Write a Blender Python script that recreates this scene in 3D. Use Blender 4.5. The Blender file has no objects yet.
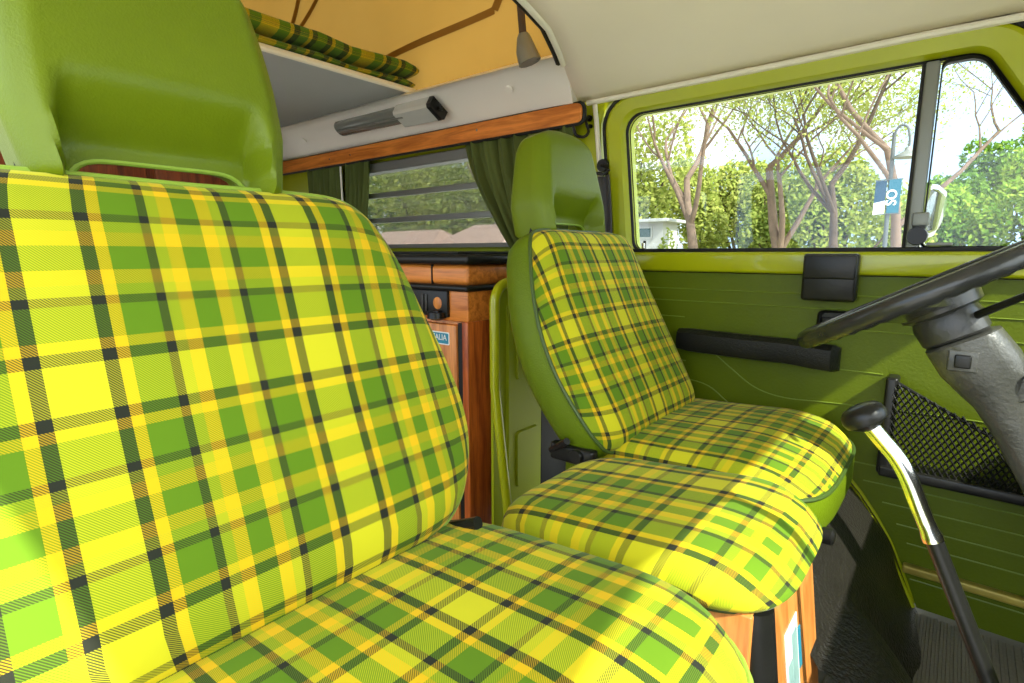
import bpy, math, random
from math import sin, cos, pi, radians, sqrt, atan2
from mathutils import Vector, Matrix
C = bpy.context.scene.collection
sc = bpy.context.scene
# ---------------------------------------------------------------- camera, exposure
F_PX = 540.0
cam_d = bpy.data.cameras.new('camera'); cam = bpy.data.objects.new('camera', cam_d); C.objects.link(cam)
cam_d.sensor_width = 36; cam_d.lens = F_PX / 1024 * 36; cam_d.clip_start = 0.01; cam_d.clip_end = 500
pitch, yaw = math.atan(88 / 540), radians(39.6)
fh = Vector((-sin(yaw), cos(yaw), 0)); R_ = Vector((cos(yaw), sin(yaw), 0))
FW = fh * cos(pitch) + Vector((0, 0, -sin(pitch))); UP = R_.cross(FW)
cam.matrix_world = Matrix(((R_.x, UP.x, -FW.x, 0), (R_.y, UP.y, -FW.y, 0), (R_.z, UP.z, -FW.z, 1.33), (0, 0, 0, 1)))
sc.camera = cam
sc.view_settings.view_transform = 'Standard'; sc.view_settings.look = 'None'
sc.view_settings.gamma = 1; sc.view_settings.use_curve_mapping = False
sc.view_settings.exposure = 0.60
sc.cycles.max_bounces = 8; sc.cycles.diffuse_bounces = 5; sc.cycles.transparent_max_bounces = 16
sc.cycles.use_denoising = True
sc.cycles.sample_clamp_indirect = 6
# ---------------------------------------------------------------- sun and sky
SUN_TRAVEL = Vector((-0.96, 0.38, -0.95)).normalized()
sd = bpy.data.lights.new('sun', 'SUN'); sd.energy = 6.5; sd.angle = radians(0.8); sd.color = (1, .95, .84)
sun = bpy.data.objects.new('sun', sd); C.objects.link(sun); sun.location = (6, -5, 12)
sun.rotation_euler = SUN_TRAVEL.to_track_quat('-Z', 'Y').to_euler()
w = bpy.data.worlds.new('world'); sc.world = w; w.use_nodes = True
nt = w.node_tree; nt.nodes.clear()
def N(nt, t, **k):
    n = nt.nodes.new(t)
    for a, b in k.items():
        if a in n.inputs: n.inputs[a].default_value = b
        else: setattr(n, a, b)
    return n
tc = N(nt, 'ShaderNodeTexCoord')
no = N(nt, 'ShaderNodeTexNoise', Scale=2.2, Detail=7.0, Roughness=.55)
nt.links.new(tc.outputs['Generated'], no.inputs['Vector'])
cr = N(nt, 'ShaderNodeValToRGB'); cr.color_ramp.elements[0].position = .42; cr.color_ramp.elements[1].position = .60
cr.color_ramp.elements[0].color = (.52, .72, .98, 1); cr.color_ramp.elements[1].color = (1.0, .98, .93, 1)
nt.links.new(no.outputs['Fac'], cr.inputs['Fac'])
dp = N(nt, 'ShaderNodeVectorMath', operation='DOT_PRODUCT'); dp.inputs[1].default_value = (-SUN_TRAVEL.x, -SUN_TRAVEL.y, -SUN_TRAVEL.z)
nt.links.new(tc.outputs['Generated'], dp.inputs[0])
mr = N(nt, 'ShaderNodeMapRange'); mr.inputs['From Min'].default_value = -.35; mr.inputs['From Max'].default_value = 1
mr.inputs['To Min'].default_value = 1.15; mr.inputs['To Max'].default_value = 3.8
nt.links.new(dp.outputs['Value'], mr.inputs['Value'])
bg = N(nt, 'ShaderNodeBackground'); nt.links.new(cr.outputs['Color'], bg.inputs['Color']); nt.links.new(mr.outputs['Result'], bg.inputs['Strength'])
wo = N(nt, 'ShaderNodeOutputWorld'); nt.links.new(bg.outputs[0], wo.inputs['Surface'])

# ---------------------------------------------------------------- materials
def mat(name, col, rough=.5, metal=0, bump=0, bscale=80, var=0, vscale=6, coat=0, spec=.5, stretch=None):
    m = bpy.data.materials.new(name); m.use_nodes = True; t = m.node_tree; b = t.nodes['Principled BSDF']
    b.inputs['Roughness'].default_value = rough; b.inputs['Metallic'].default_value = metal
    b.inputs['Coat Weight'].default_value = coat; b.inputs['Specular IOR Level'].default_value = spec
    co = N(t, 'ShaderNodeTexCoord'); mp = N(t, 'ShaderNodeMapping'); t.links.new(co.outputs['Object'], mp.inputs[0])
    if stretch: mp.inputs['Scale'].default_value = stretch
    n = N(t, 'ShaderNodeTexNoise', Scale=vscale, Detail=5.0); t.links.new(mp.outputs[0], n.inputs['Vector'])
    mx = N(t, 'ShaderNodeMix', data_type='RGBA')
    lo = tuple(c * (1 - var) for c in col[:3]) + (1,); hi = tuple(min(1, c * (1 + var)) for c in col[:3]) + (1,)
    mx.inputs[6].default_value = lo; mx.inputs[7].default_value = hi
    t.links.new(n.outputs['Fac'], mx.inputs[0]); t.links.new(mx.outputs[2], b.inputs['Base Color'])
    if bump:
        n2 = N(t, 'ShaderNodeTexNoise', Scale=bscale, Detail=3.0); t.links.new(mp.outputs[0], n2.inputs['Vector'])
        bp = N(t, 'ShaderNodeBump', Strength=bump, Distance=.004); t.links.new(n2.outputs['Fac'], bp.inputs['Height'])
        t.links.new(bp.outputs[0], b.inputs['Normal'])
    return m
def wood(name, c1, c2, axis='X', rough=.35):
    m = bpy.data.materials.new(name); m.use_nodes = True; t = m.node_tree; b = t.nodes['Principled BSDF']
    b.inputs['Roughness'].default_value = rough
    co = N(t, 'ShaderNodeTexCoord'); mp = N(t, 'ShaderNodeMapping'); t.links.new(co.outputs['Object'], mp.inputs[0])
    s = {'X': (1.2, 14, 14), 'Z': (14, 14, 1.2), 'Y': (14, 1.2, 14)}[axis]; mp.inputs['Scale'].default_value = s
    n = N(t, 'ShaderNodeTexNoise', Scale=3.0, Detail=6.0, Distortion=1.2); t.links.new(mp.outputs[0], n.inputs['Vector'])
    n2 = N(t, 'ShaderNodeTexNoise', Scale=18.0, Detail=3.0); t.links.new(mp.outputs[0], n2.inputs['Vector'])
    ad = N(t, 'ShaderNodeMath', operation='MULTIPLY_ADD'); ad.inputs[1].default_value = .35
    t.links.new(n2.outputs['Fac'], ad.inputs[0]); t.links.new(n.outputs['Fac'], ad.inputs[2])
    cr = N(t, 'ShaderNodeValToRGB'); cr.color_ramp.elements[0].position = .5; cr.color_ramp.elements[1].position = .82
    cr.color_ramp.elements[0].color = c1 + (1,); cr.color_ramp.elements[1].color = c2 + (1,)
    t.links.new(ad.outputs[0], cr.inputs['Fac']); t.links.new(cr.outputs['Color'], b.inputs['Base Color'])
    return m
Yc = (.61, .575, .016); Gc = (.108, .215, .007); Dc = (.020, .023, .014); Oc = (.74, .46, .008)
def plaid(name, period=(.22, .22), offset=(0, 0), bands=None, shade_mul=1.0, thr=.0024):
    m = bpy.data.materials.new(name); m.use_nodes = True; t = m.node_tree; b = t.nodes['Principled BSDF']
    b.inputs['Roughness'].default_value = .85; b.inputs['Specular IOR Level'].default_value = .2
    uv = N(t, 'ShaderNodeUVMap'); sp = N(t, 'ShaderNodeSeparateXYZ'); t.links.new(uv.outputs[0], sp.inputs[0])
    seq = bands or [(.18, Yc), (.095, Dc), (.085, Oc), (.265, Gc), (.07, Dc), (.09, tuple(.6*p+.4*q for p, q in zip(Yc, Gc))), (.115, Oc), (.10, Gc)]
    outs = []
    for i in (0, 1):
        a = N(t, 'ShaderNodeMath', operation='MULTIPLY_ADD'); a.inputs[1].default_value = 2 / period[i]; a.inputs[2].default_value = -2 * offset[i] / period[i]
        t.links.new(sp.outputs[i], a.inputs[0])
        pp = N(t, 'ShaderNodeMath', operation='PINGPONG'); pp.inputs[1].default_value = 1.0; t.links.new(a.outputs[0], pp.inputs[0])
        r = N(t, 'ShaderNodeValToRGB'); r.color_ramp.interpolation = 'CONSTANT'; els = r.color_ramp.elements
        pos = 0; first = True
        for k, (wd, c) in enumerate(seq):
            cc = tuple((x * shade_mul) ** (1/2.2) for x in c) + (1,)
            if k < 2:
                e = els[k]; e.position = pos
            else: e = els.new(min(pos, .9999))
            e.color = cc; pos += wd
        t.links.new(pp.outputs[0], r.inputs['Fac']); outs.append(r.outputs['Color'])
    # twill: diagonal threads deciding which yarn shows
    s = N(t, 'ShaderNodeMath', operation='ADD'); t.links.new(sp.outputs[0], s.inputs[0]); t.links.new(sp.outputs[1], s.inputs[1])
    p2 = N(t, 'ShaderNodeMath', operation='PINGPONG'); p2.inputs[1].default_value = thr / 2; t.links.new(s.outputs[0], p2.inputs[0])
    m2 = N(t, 'ShaderNodeMapRange'); m2.inputs['From Min'].default_value = thr * .12; m2.inputs['From Max'].default_value = thr * .38
    m2.inputs['To Min'].default_value = .12; m2.inputs['To Max'].default_value = .72; t.links.new(p2.outputs[0], m2.inputs['Value'])
    mx = N(t, 'ShaderNodeMix', data_type='RGBA'); t.links.new(m2.outputs['Result'], mx.inputs[0])
    t.links.new(outs[0], mx.inputs[6]); t.links.new(outs[1], mx.inputs[7]); gm = N(t, 'ShaderNodeGamma'); gm.inputs[1].default_value = 2.2; t.links.new(mx.outputs[2], gm.inputs[0]); t.links.new(gm.outputs[0], b.inputs['Base Color'])
    bp = N(t, 'ShaderNodeBump', Strength=.25, Distance=.001); t.links.new(p2.outputs[0], bp.inputs['Height']); t.links.new(bp.outputs[0], b.inputs['Normal'])
    b.inputs['Sheen Weight'].default_value = .08; b.inputs['Sheen Roughness'].default_value = .4
    return m
def glass_mat(name, tint=(.97, 1, .98), refl=.05, dust=0.0):
    m = bpy.data.materials.new(name); m.use_nodes = True; t = m.node_tree; t.nodes.remove(t.nodes['Principled BSDF'])
    tr = N(t, 'ShaderNodeBsdfTransparent'); tr.inputs[0].default_value = tint + (1,)
    gl = N(t, 'ShaderNodeBsdfGlossy'); gl.inputs['Roughness'].default_value = .02
    fr = N(t, 'ShaderNodeFresnel'); fr.inputs[0].default_value = 1.45
    mx = N(t, 'ShaderNodeMixShader'); ml = N(t, 'ShaderNodeMath', operation='MULTIPLY'); ml.inputs[1].default_value = .8
    t.links.new(fr.outputs[0], ml.inputs[0]); t.links.new(ml.outputs[0], mx.inputs[0])
    t.links.new(tr.outputs[0], mx.inputs[1]); t.links.new(gl.outputs[0], mx.inputs[2])
    out = mx
    if dust:
        df = N(t, 'ShaderNodeBsdfDiffuse'); df.inputs[0].default_value = (.8, .8, .75, 1)
        m3 = N(t, 'ShaderNodeMixShader'); m3.inputs[0].default_value = dust; t.links.new(mx.outputs[0], m3.inputs[1]); t.links.new(df.outputs[0], m3.inputs[2]); out = m3
    t.links.new(out.outputs[0], t.nodes['Material Output'].inputs['Surface'])
    return m
def translucent(name, c1, c2, scale=4, fac=.5):
    m = bpy.data.materials.new(name); m.use_nodes = True; t = m.node_tree; t.nodes.remove(t.nodes['Principled BSDF'])
    co = N(t, 'ShaderNodeTexCoord'); n = N(t, 'ShaderNodeTexNoise', Scale=scale, Detail=4.0); t.links.new(co.outputs['Object'], n.inputs['Vector'])
    mc = N(t, 'ShaderNodeMix', data_type='RGBA'); mc.inputs[6].default_value = c1 + (1,); mc.inputs[7].default_value = c2 + (1,); t.links.new(n.outputs['Fac'], mc.inputs[0])
    d = N(t, 'ShaderNodeBsdfDiffuse'); tr = N(t, 'ShaderNodeBsdfTranslucent'); mx = N(t, 'ShaderNodeMixShader'); mx.inputs[0].default_value = fac
    t.links.new(mc.outputs[2], d.inputs[0]); t.links.new(mc.outputs[2], tr.inputs[0]); t.links.new(d.outputs[0], mx.inputs[1]); t.links.new(tr.outputs[0], mx.inputs[2])
    t.links.new(mx.outputs[0], t.nodes['Material Output'].inputs['Surface'])
    return m
M = dict(
    vinyl=mat('green_vinyl', (.130, .185, .004), .40, spec=.28, bump=.16, bscale=420, var=.08, vscale=25),
    vinyl_side=mat('green_vinyl_side', (.115, .175, .004), .42, spec=.25, bump=.3, bscale=300, var=.06, vscale=20),
    piping=mat('green_piping', (.28, .42, .05), .4),
    darkpiping=mat('dark_piping', (.05, .09, .015), .45),
    paint=mat('lime_green_paint', (.37, .40, .003), .28, var=.05, vscale=5, coat=.4),
    paint_frame=mat('lime_green_paint_inner', (.38, .42, .003), .35, var=.10, vscale=7),
    doorcard=mat('green_door_vinyl', (.092, .128, .001), .42, spec=.25, bump=.2, bscale=160, var=.12, vscale=10),
    emboss=mat('embossed_line', (.15, .21, .015), .4),
    black=mat('black_plastic', (.010, .010, .009), .32, bump=.1, bscale=90, var=.3, vscale=30, spec=.32),
    blackarm=mat('black_grained_vinyl', (.010, .010, .009), .42, bump=.5, bscale=260, var=.3, spec=.3),
    rubber=mat('black_rubber', (.012, .012, .011), .6, bump=.1, var=.2, spec=.3),
    mat_black=mat('black_moulded_mat', (.016, .014, .011), .38, bump=1.0, bscale=150, var=.35, vscale=12, spec=.45),
    greyp=mat('worn_grey_plastic', (.06, .06, .052), .33, bump=.3, bscale=120, var=.35, vscale=22),
    greyd=mat('dark_grey_plastic', (.035, .035, .032), .3, bump=.15, bscale=120, var=.3, vscale=20),
    wheel=mat('worn_wheel_plastic', (.028, .028, .026), .22, bump=.12, bscale=60, var=.5, vscale=18),
    chrome=mat('chrome', (.75, .75, .72), .14, metal=1, var=.05),
    alu=mat('aluminium', (.42, .43, .42), .35, metal=.8, var=.1),
    alug=mat('grey_metal', (.22, .23, .21), .45, metal=.5, var=.1),
    cream=mat('cream_headliner', (.93, .83, .66), .8, bump=.12, bscale=8, var=.05, vscale=5),
    whitev=mat('white_padded_vinyl', (.92, .88, .80), .5, bump=.15, bscale=30, var=.03),
    trimw=mat('ivory_trim', (.80, .76, .62), .45, var=.04),
    grey_board=mat('grey_bunk_board', (.42, .43, .41), .6, bump=.1, bscale=20, var=.05),
    lamp=mat('grey_lamp_lens', (.16, .17, .15), .2, var=.1), lampw=mat('grey_lamp_housing', (.50, .50, .46), .4),
    woodx=wood('orange_wood_grain', (.42, .11, .012), (.74, .25, .04), 'X'),
    woodz=wood('orange_wood_grain_upright', (.48, .15, .028), (.76, .30, .07), 'Z'),
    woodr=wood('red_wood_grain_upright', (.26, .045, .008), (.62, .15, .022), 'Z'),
    wooddark=wood('dark_red_wood_grain', (.10, .02, .006), (.28, .06, .015), 'Z'),
    paint_matte=mat('lime_green_paint_matte', (.30, .35, .003), .55, var=.08, spec=.3),
    plaid=plaid('plaid_fabric', offset=(.105, .035)),
    plaid_m=plaid('plaid_fabric_middle', offset=(.05, .06), period=(.24, .24)),
    plaid_d=plaid('plaid_fabric_driver', offset=(1.07, .03), shade_mul=.92, period=(.19, .2)),  # yarn colours dimmed to paint in the weaker light on the driver seat
    plaid_c=plaid('plaid_fabric_bunk', offset=(.0, .03), period=(.30, 1.2), shade_mul=.8, bands=[(.10, Gc), (.10, Dc), (.07, Oc), (.18, (.10, .2, .02)), (.12, Dc), (.07, Oc), (.2, Gc), (.16, Oc)]),  # cloth colours darkened to stand for the low light over the bunk
    glass=glass_mat('window_glass', (.96, .985, .97)), glassl=glass_mat('dusty_louvre_glass', (.93, .95, .93), dust=.03),
    canvas=translucent('amber_canvas', (.50, .30, .06), (.62, .38, .09), 3, .26),
    canvasd=translucent('amber_canvas_seam', (.26, .14, .03), (.32, .17, .04), 6, .2),
    curtain=mat('olive_curtain', (.075, .10, .018), .9, bump=.2, bscale=60, var=.15),
    belt=mat('grey_webbing', (.07, .07, .075), .7, bump=.3, bscale=300),
    floor=mat('grey_ribbed_rubber', (.21, .195, .165), .7, bump=.2, bscale=100, var=.15),
    brass=mat('worn_brass_strip', (.42, .33, .06), .4, metal=.3, var=.5, vscale=25),
    blue=mat('blue_sticker', (.03, .25, .36), .35), bluepale=mat('pale_blue_sticker', (.25, .40, .38), .4, var=.3, vscale=60), white=mat('white_ink', (.85, .85, .83), .5),
    mirror=mat('mirror_chrome', (.55, .56, .58), .08, metal=1),
    bark=mat('tan_bark', (.15, .10, .07), .9, bump=.6, bscale=12, var=.45, vscale=5), barkd=mat('brown_bark', (.07, .045, .028), .9, bump=.6, bscale=12, var=.4, vscale=5),
    asphalt=mat('pale_asphalt', (.42, .40, .36), .9, var=.15, vscale=.7), grass=mat('dry_grass', (.34, .33, .10), .95, var=.3, vscale=.5),
    wallw=mat('white_render', (.42, .42, .41), .8, var=.04), roofred=mat('terracotta_roof', (.36, .24, .19), .8, var=.25, vscale=3),
    roofgrey=mat('grey_flat_roof', (.35, .35, .35), .8), darkwin=mat('dark_window', (.05, .09, .09), .15), steel=mat('painted_pole', (.07, .08, .08), .5),
    bannerb=mat('blue_banner', (.006, .045, .09), .8), bannert=mat('teal_banner', (.008, .10, .15), .8),
    hill=mat('hill_soil', (.10, .16, .03), .95, var=.4, vscale=.6), bodyw=mat('white_roof_paint', (.8, .8, .76), .35),
)
def leafmat(name, c1, c2):
    m = bpy.data.materials.new(name); m.use_nodes = True; t = m.node_tree; t.nodes.remove(t.nodes['Principled BSDF'])
    g = N(t, 'ShaderNodeNewGeometry'); mc = N(t, 'ShaderNodeMix', data_type='RGBA'); mc.inputs[6].default_value = c1 + (1,); mc.inputs[7].default_value = c2 + (1,)
    t.links.new(g.outputs['Random Per Island'], mc.inputs[0])
    d = N(t, 'ShaderNodeBsdfDiffuse'); tr = N(t, 'ShaderNodeBsdfTranslucent'); mx = N(t, 'ShaderNodeMixShader'); mx.inputs[0].default_value = .35
    t.links.new(mc.outputs[2], d.inputs[0]); t.links.new(mc.outputs[2], tr.inputs[0]); t.links.new(d.outputs[0], mx.inputs[1]); t.links.new(tr.outputs[0], mx.inputs[2])
    t.links.new(mx.outputs[0], t.nodes['Material Output'].inputs['Surface']); return m
M['leaf_y'] = leafmat('yellow_green_leaves', (.22, .28, .05), (.40, .42, .11))
M['leaf_g'] = leafmat('mid_green_leaves', (.13, .19, .035), (.34, .38, .09))
M['leaf_d'] = leafmat('deep_green_leaves', (.05, .12, .02), (.20, .34, .05))
M['leaf_b'] = leafmat('bright_green_leaves', (.08, .19, .02), (.32, .42, .06))

# ---------------------------------------------------------------- mesh helpers
class MB:
    def __init__(s): s.v = []; s.f = []; s.uv = {}; s.m = []
    def add(s, vs, fs, mi=0):
        o = len(s.v); s.v += [tuple(p) for p in vs]; s.f += [tuple(i + o for i in f) for f in fs]; s.m += [mi] * len(fs); return o
    def box(s, a, b, bev=0, mi=0):
        x0, y0, z0 = [min(a[i], b[i]) for i in range(3)]; x1, y1, z1 = [max(a[i], b[i]) for i in range(3)]
        if not bev:
            s.add([(x0,y0,z0),(x1,y0,z0),(x1,y1,z0),(x0,y1,z0),(x0,y0,z1),(x1,y0,z1),(x1,y1,z1),(x0,y1,z1)],
                  [(0,3,2,1),(4,5,6,7),(0,1,5,4),(1,2,6,5),(2,3,7,6),(3,0,4,7)], mi); return
        import bmesh
        bm = bmesh.new(); bmesh.ops.create_cube(bm, size=1)
        for v in bm.verts: v.co = Vector(((x0+x1)/2 + v.co.x*(x1-x0), (y0+y1)/2 + v.co.y*(y1-y0), (z0+z1)/2 + v.co.z*(z1-z0)))
        bev = min(bev, (x1-x0)*.45, (y1-y0)*.45, (z1-z0)*.45)
        bmesh.ops.bevel(bm, geom=bm.edges[:], offset=bev, segments=3, affect='EDGES', profile=.5)
        bm.verts.index_update(); s.add([v.co[:] for v in bm.verts], [[v.index for v in f.verts] for f in bm.faces], mi); bm.free()
    def tube(s, pts, r, n=10, caps=True, closed=False, mi=0):
        pts = [Vector(p) for p in pts]; rs = r if isinstance(r, (list, tuple)) else [r] * len(pts)
        L = len(pts); vs = []; prev = None
        for i, p in enumerate(pts):
            if closed: d = pts[(i+1) % L] - pts[i-1]
            else: d = pts[min(i+1, L-1)] - pts[max(i-1, 0)]
            d.normalize()
            if prev is None:
                a = Vector((0, 0, 1)) if abs(d.z) < .9 else Vector((1, 0, 0)); e1 = d.cross(a).normalized()
            else:
                e1 = prev - d * prev.dot(d)
                e1 = e1.normalized() if e1.length > 1e-6 else d.orthogonal().normalized()
            prev = e1; e2 = d.cross(e1)
            for k in range(n):
                t = 2*pi*k/n; vs.append(p + (e1*cos(t) + e2*sin(t)) * rs[i])
        fs = []
        for i in range(L if closed else L-1):
            j = (i+1) % L
            for k in range(n): fs.append((i*n+k, i*n+(k+1) % n, j*n+(k+1) % n, j*n+k))
        if caps and not closed: fs.append(tuple(range(n))[::-1]); fs.append(tuple((L-1)*n+k for k in range(n)))
        s.add(vs, fs, mi)
    def loft(s, rings, close=True, cap0=False, cap1=False, mi=0):
        n = len(rings[0]); vs = [p for r in rings for p in r]; fs = []
        for i in range(len(rings)-1):
            for k in range(n if close else n-1):
                fs.append((i*n+k, i*n+(k+1) % n, (i+1)*n+(k+1) % n, (i+1)*n+k))
        if cap0: fs.append(tuple(range(n))[::-1])
        if cap1: fs.append(tuple((len(rings)-1)*n+k for k in range(n)))
        return s.add(vs, fs, mi)
    def grid(s, fn, nu, nv, mi=0):
        vs = [fn(i/nu, j/nv) for j in range(nv+1) for i in range(nu+1)]
        fs = [(j*(nu+1)+i, j*(nu+1)+i+1, (j+1)*(nu+1)+i+1, (j+1)*(nu+1)+i) for j in range(nv) for i in range(nu)]
        return s.add(vs, fs, mi)
    def disc(s, c, nrm, r, h, n=24, mi=0, prof=None):
        c = Vector(c); d = Vector(nrm).normalized(); e1 = d.orthogonal().normalized(); e2 = d.cross(e1)
        prof = prof or [(r, 0), (r, h*.8), (r*.93, h)]
        s.loft([[c + d*hh + (e1*cos(2*pi*k/n) + e2*sin(2*pi*k/n))*rr for k in range(n)] for rr, hh in prof], True, True, True, mi)
    def lathe(s, *a, **k): s.disc(*a, **k)
    def build(s, name, m, parent=None, smooth=True, uv=None, loc=None, sharp=35):
        me = bpy.data.meshes.new(name)
        vs = s.v
        if loc: vs = [(a-loc[0], b-loc[1], c-loc[2]) for a, b, c in vs]
        me.from_pydata(vs, [], s.f); me.validate(clean_customdata=False)
        for x in (m if isinstance(m, list) else [m]): me.materials.append(M[x] if isinstance(x, str) else x)
        if isinstance(m, list): me.polygons.foreach_set('material_index', s.m[:len(me.polygons)])
        if uv:
            l = me.uv_layers.new(name='UVMap')
            for p in me.loops: l.data[p.index].uv = uv[p.vertex_index]
        import bmesh
        bm = bmesh.new(); bm.from_mesh(me); bmesh.ops.recalc_face_normals(bm, faces=bm.faces); bm.to_mesh(me); bm.free()
        if smooth:
            me.shade_smooth()
            if hasattr(me, 'set_sharp_from_angle'): me.set_sharp_from_angle(angle=radians(sharp))
        o = bpy.data.objects.new(name, me); C.objects.link(o)
        if loc: o.location = loc
        if parent:
            o.parent = parent
            if parent.type == 'EMPTY' or parent.location.length > 0 : o.matrix_parent_inverse = Matrix.Translation(-world_loc(parent))
        return o
def world_loc(o):
    l = Vector(o.location)
    if o.parent: l = l if o.matrix_parent_inverse != Matrix.Identity(4) else l + world_loc(o.parent)
    return l
def tag(o, label=None, cat=None, group=None, kind=None):
    if label: o['label'] = label
    if cat: o['category'] = cat
    if group: o['group'] = group
    if kind: o['kind'] = kind
    return o
def thing(name, loc, label, cat, group=None):
    o = bpy.data.objects.new(name, None); o.empty_display_size = .05; C.objects.link(o); o.location = loc
    return tag(o, label, cat, group)
def structure(o): o['kind'] = 'structure'; return o
def catmull(P, n, closed=True):
    out = []; L = len(P)
    for i in range(L if closed else L-1):
        g = (lambda k: P[k % L]) if closed else (lambda k: P[max(0, min(L-1, k))])
        p0, p1, p2, p3 = g(i-1), g(i), g(i+1), g(i+2)
        for j in range(n):
            t = j/n
            out.append(tuple(.5*((2*b) + (-a+c)*t + (2*a-5*b+4*c-d)*t*t + (-a+3*b-3*c+d)*t**3) for a, b, c, d in zip(p0, p1, p2, p3)))
    if not closed: out.append(tuple(P[-1]))
    return out
def rpoly(corners, radii, n=8):
    """rounded polygon (2-D), n+1 points per corner"""
    out = []; L = len(corners)
    for i, c in enumerate(corners):
        c = Vector(c); a = Vector(corners[i-1]); b = Vector(corners[(i+1) % L]); r = radii[i] if isinstance(radii, (list, tuple)) else radii
        u = (a-c).normalized(); v = (b-c).normalized(); ang = u.angle(v); d = r/math.tan(ang/2)
        cen = c + (u+v).normalized() * (r/sin(ang/2)); s = c+u*d-cen; e = c+v*d-cen
        a0 = atan2(s.y, s.x); a1 = atan2(e.y, e.x); da = (a1-a0+pi) % (2*pi)-pi
        for k in range(n+1): t = a0+da*k/n; out.append((cen.x+r*cos(t), cen.y+r*sin(t)))
    return out

# ================================================================= THE VAN BODY
DY = 1.40   # inner face of the driver's door
# ---- door_1: the driver's door with its window
win_c = [(-.722, 1.337), (-.760, 1.706), (-.010, 1.706), (.220, 1.337)]
out_c = [(-.775, 1.29), (-.822, 1.752), (.035, 1.752), (.31, 1.29)]
wo_in = rpoly(win_c, [.03, .045, .05, .03]); wo_out = rpoly(out_c, [.03, .075, .09, .03])
def xz(poly, y): return [(p[0], y, p[1]) for p in poly]
def lerp_poly(a, b, t): return [(p[0]+(q[0]-p[0])*t, p[1]+(q[1]-p[1])*t) for p, q in zip(a, b)]
# door structure: lower shell outline follows the wheel arch
arch = [(-.161, .82), (-.135, .791), (-.102, .746), (-.07, .693), (-.042, .632), (-.009, .567)]
door = MB()
door_low = [(-.80, 1.335), (-.80, .90), (-.25, .88)] + arch + [(.30, .555), (.36, 1.335)]
door.loft([xz(door_low, DY+.004), xz(door_low, DY+.05)], True, True, True)
door_1 = structure(door.build('door_1', 'paint', sharp=30))
fr = MB()
fr.loft([xz(wo_in, 1.455), xz(wo_in, 1.425), xz(lerp_poly(wo_in, wo_out, .08), 1.402), xz(lerp_poly(wo_in, wo_out, .2), 1.393),
         xz(lerp_poly(wo_in, wo_out, .8), 1.388), xz(lerp_poly(wo_in, wo_out, .95), 1.393), xz(wo_out, 1.41), xz(wo_out, 1.45), xz(wo_in, 1.455)])
fr.build('window_frame', 'paint_frame', door_1)
g = MB(); g.loft([xz(lerp_poly(wo_in, wo_out, -.04), 1.418), xz(lerp_poly(wo_in, wo_out, .04), 1.410), xz(lerp_poly(wo_in, wo_out, .05), 1.43), xz(lerp_poly(wo_in, wo_out, -.04), 1.43)])
g.build('window_gasket', 'rubber', door_1)
g = MB(); g.tube([(p[0], 1.398, p[1]) for p in lerp_poly(wo_in, wo_out, 1.07)], .006, 8, closed=True)
g.build('door_seal', 'rubber', door_1)
# sill: painted metal strip under the window
s_ = MB(); s_.box((-.80, 1.385, 1.283), (.33, 1.45, 1.334), .008); s_.build('door_sill', 'paint', door_1)
s_ = MB(); s_.box((-.73, 1.392, 1.333), (.23, 1.44, 1.343), .003); s_.box((-.69, 1.405, 1.343), (-.685, 1.412, 1.365)); s_.build('sill_weatherstrip', 'rubber', door_1)
s_ = MB(); s_.tube([(-.688, 1.402, 1.335), (-.688, 1.402, 1.358)], [.004, .005]); s_.build('lock_button', 'chrome', door_1)
# door card
card_out = [(-.79, 1.28), (-.79, .905), (-.25, .885)] + [(a+.010, b+.006) for a, b in arch[:-1]] + [(-.002, .560), (.30, .560), (.33, 1.28)]
dc = MB(); dc.loft([xz(card_out, DY), xz(card_out, DY+.012)], True, True, True); card = dc.build('door_card', 'doorcard', door_1)
em = MB()
def seam(pts): em.tube([(p[0], DY-.0005, p[1]) for p in pts], .0016, 6)
for z in (1.238, 1.206): seam([(-.78, z), (.32, z)])
seam([(-.78, 1.163), (-.56, 1.163)]); seam([(-.20, 1.163), (.32, 1.16)])
curve = catmull([(-.78, 1.0), (-.62, .998), (-.50, .99), (-.44, .955), (-.41, .93)], 6, False); seam(curve)
curve = catmull([(-.47, 1.07), (-.43, 1.04), (-.37, 1.00), (-.30, .985), (-.2, .99), (0, .997), (.3, .997)], 6, False); seam(curve)
for z, x in ((.862, -.165), (.823, -.125), (.782, -.085), (.740, -.055), (.702, -.033)): seam([(x, z), (.30, z)])
seam([(-.78, 1.045), (-.55, 1.045)]); seam([(-.2, 1.07), (-.11, 1.07)])
seam([(-.02, .622), (.3, .622)])
em.build('embossed_lines', 'emboss', door_1)
br = MB(); br.box((-.035, 1.382, .640), (.30, 1.402, .658), .004); br.build('kick_strip', 'brass', door_1)
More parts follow.
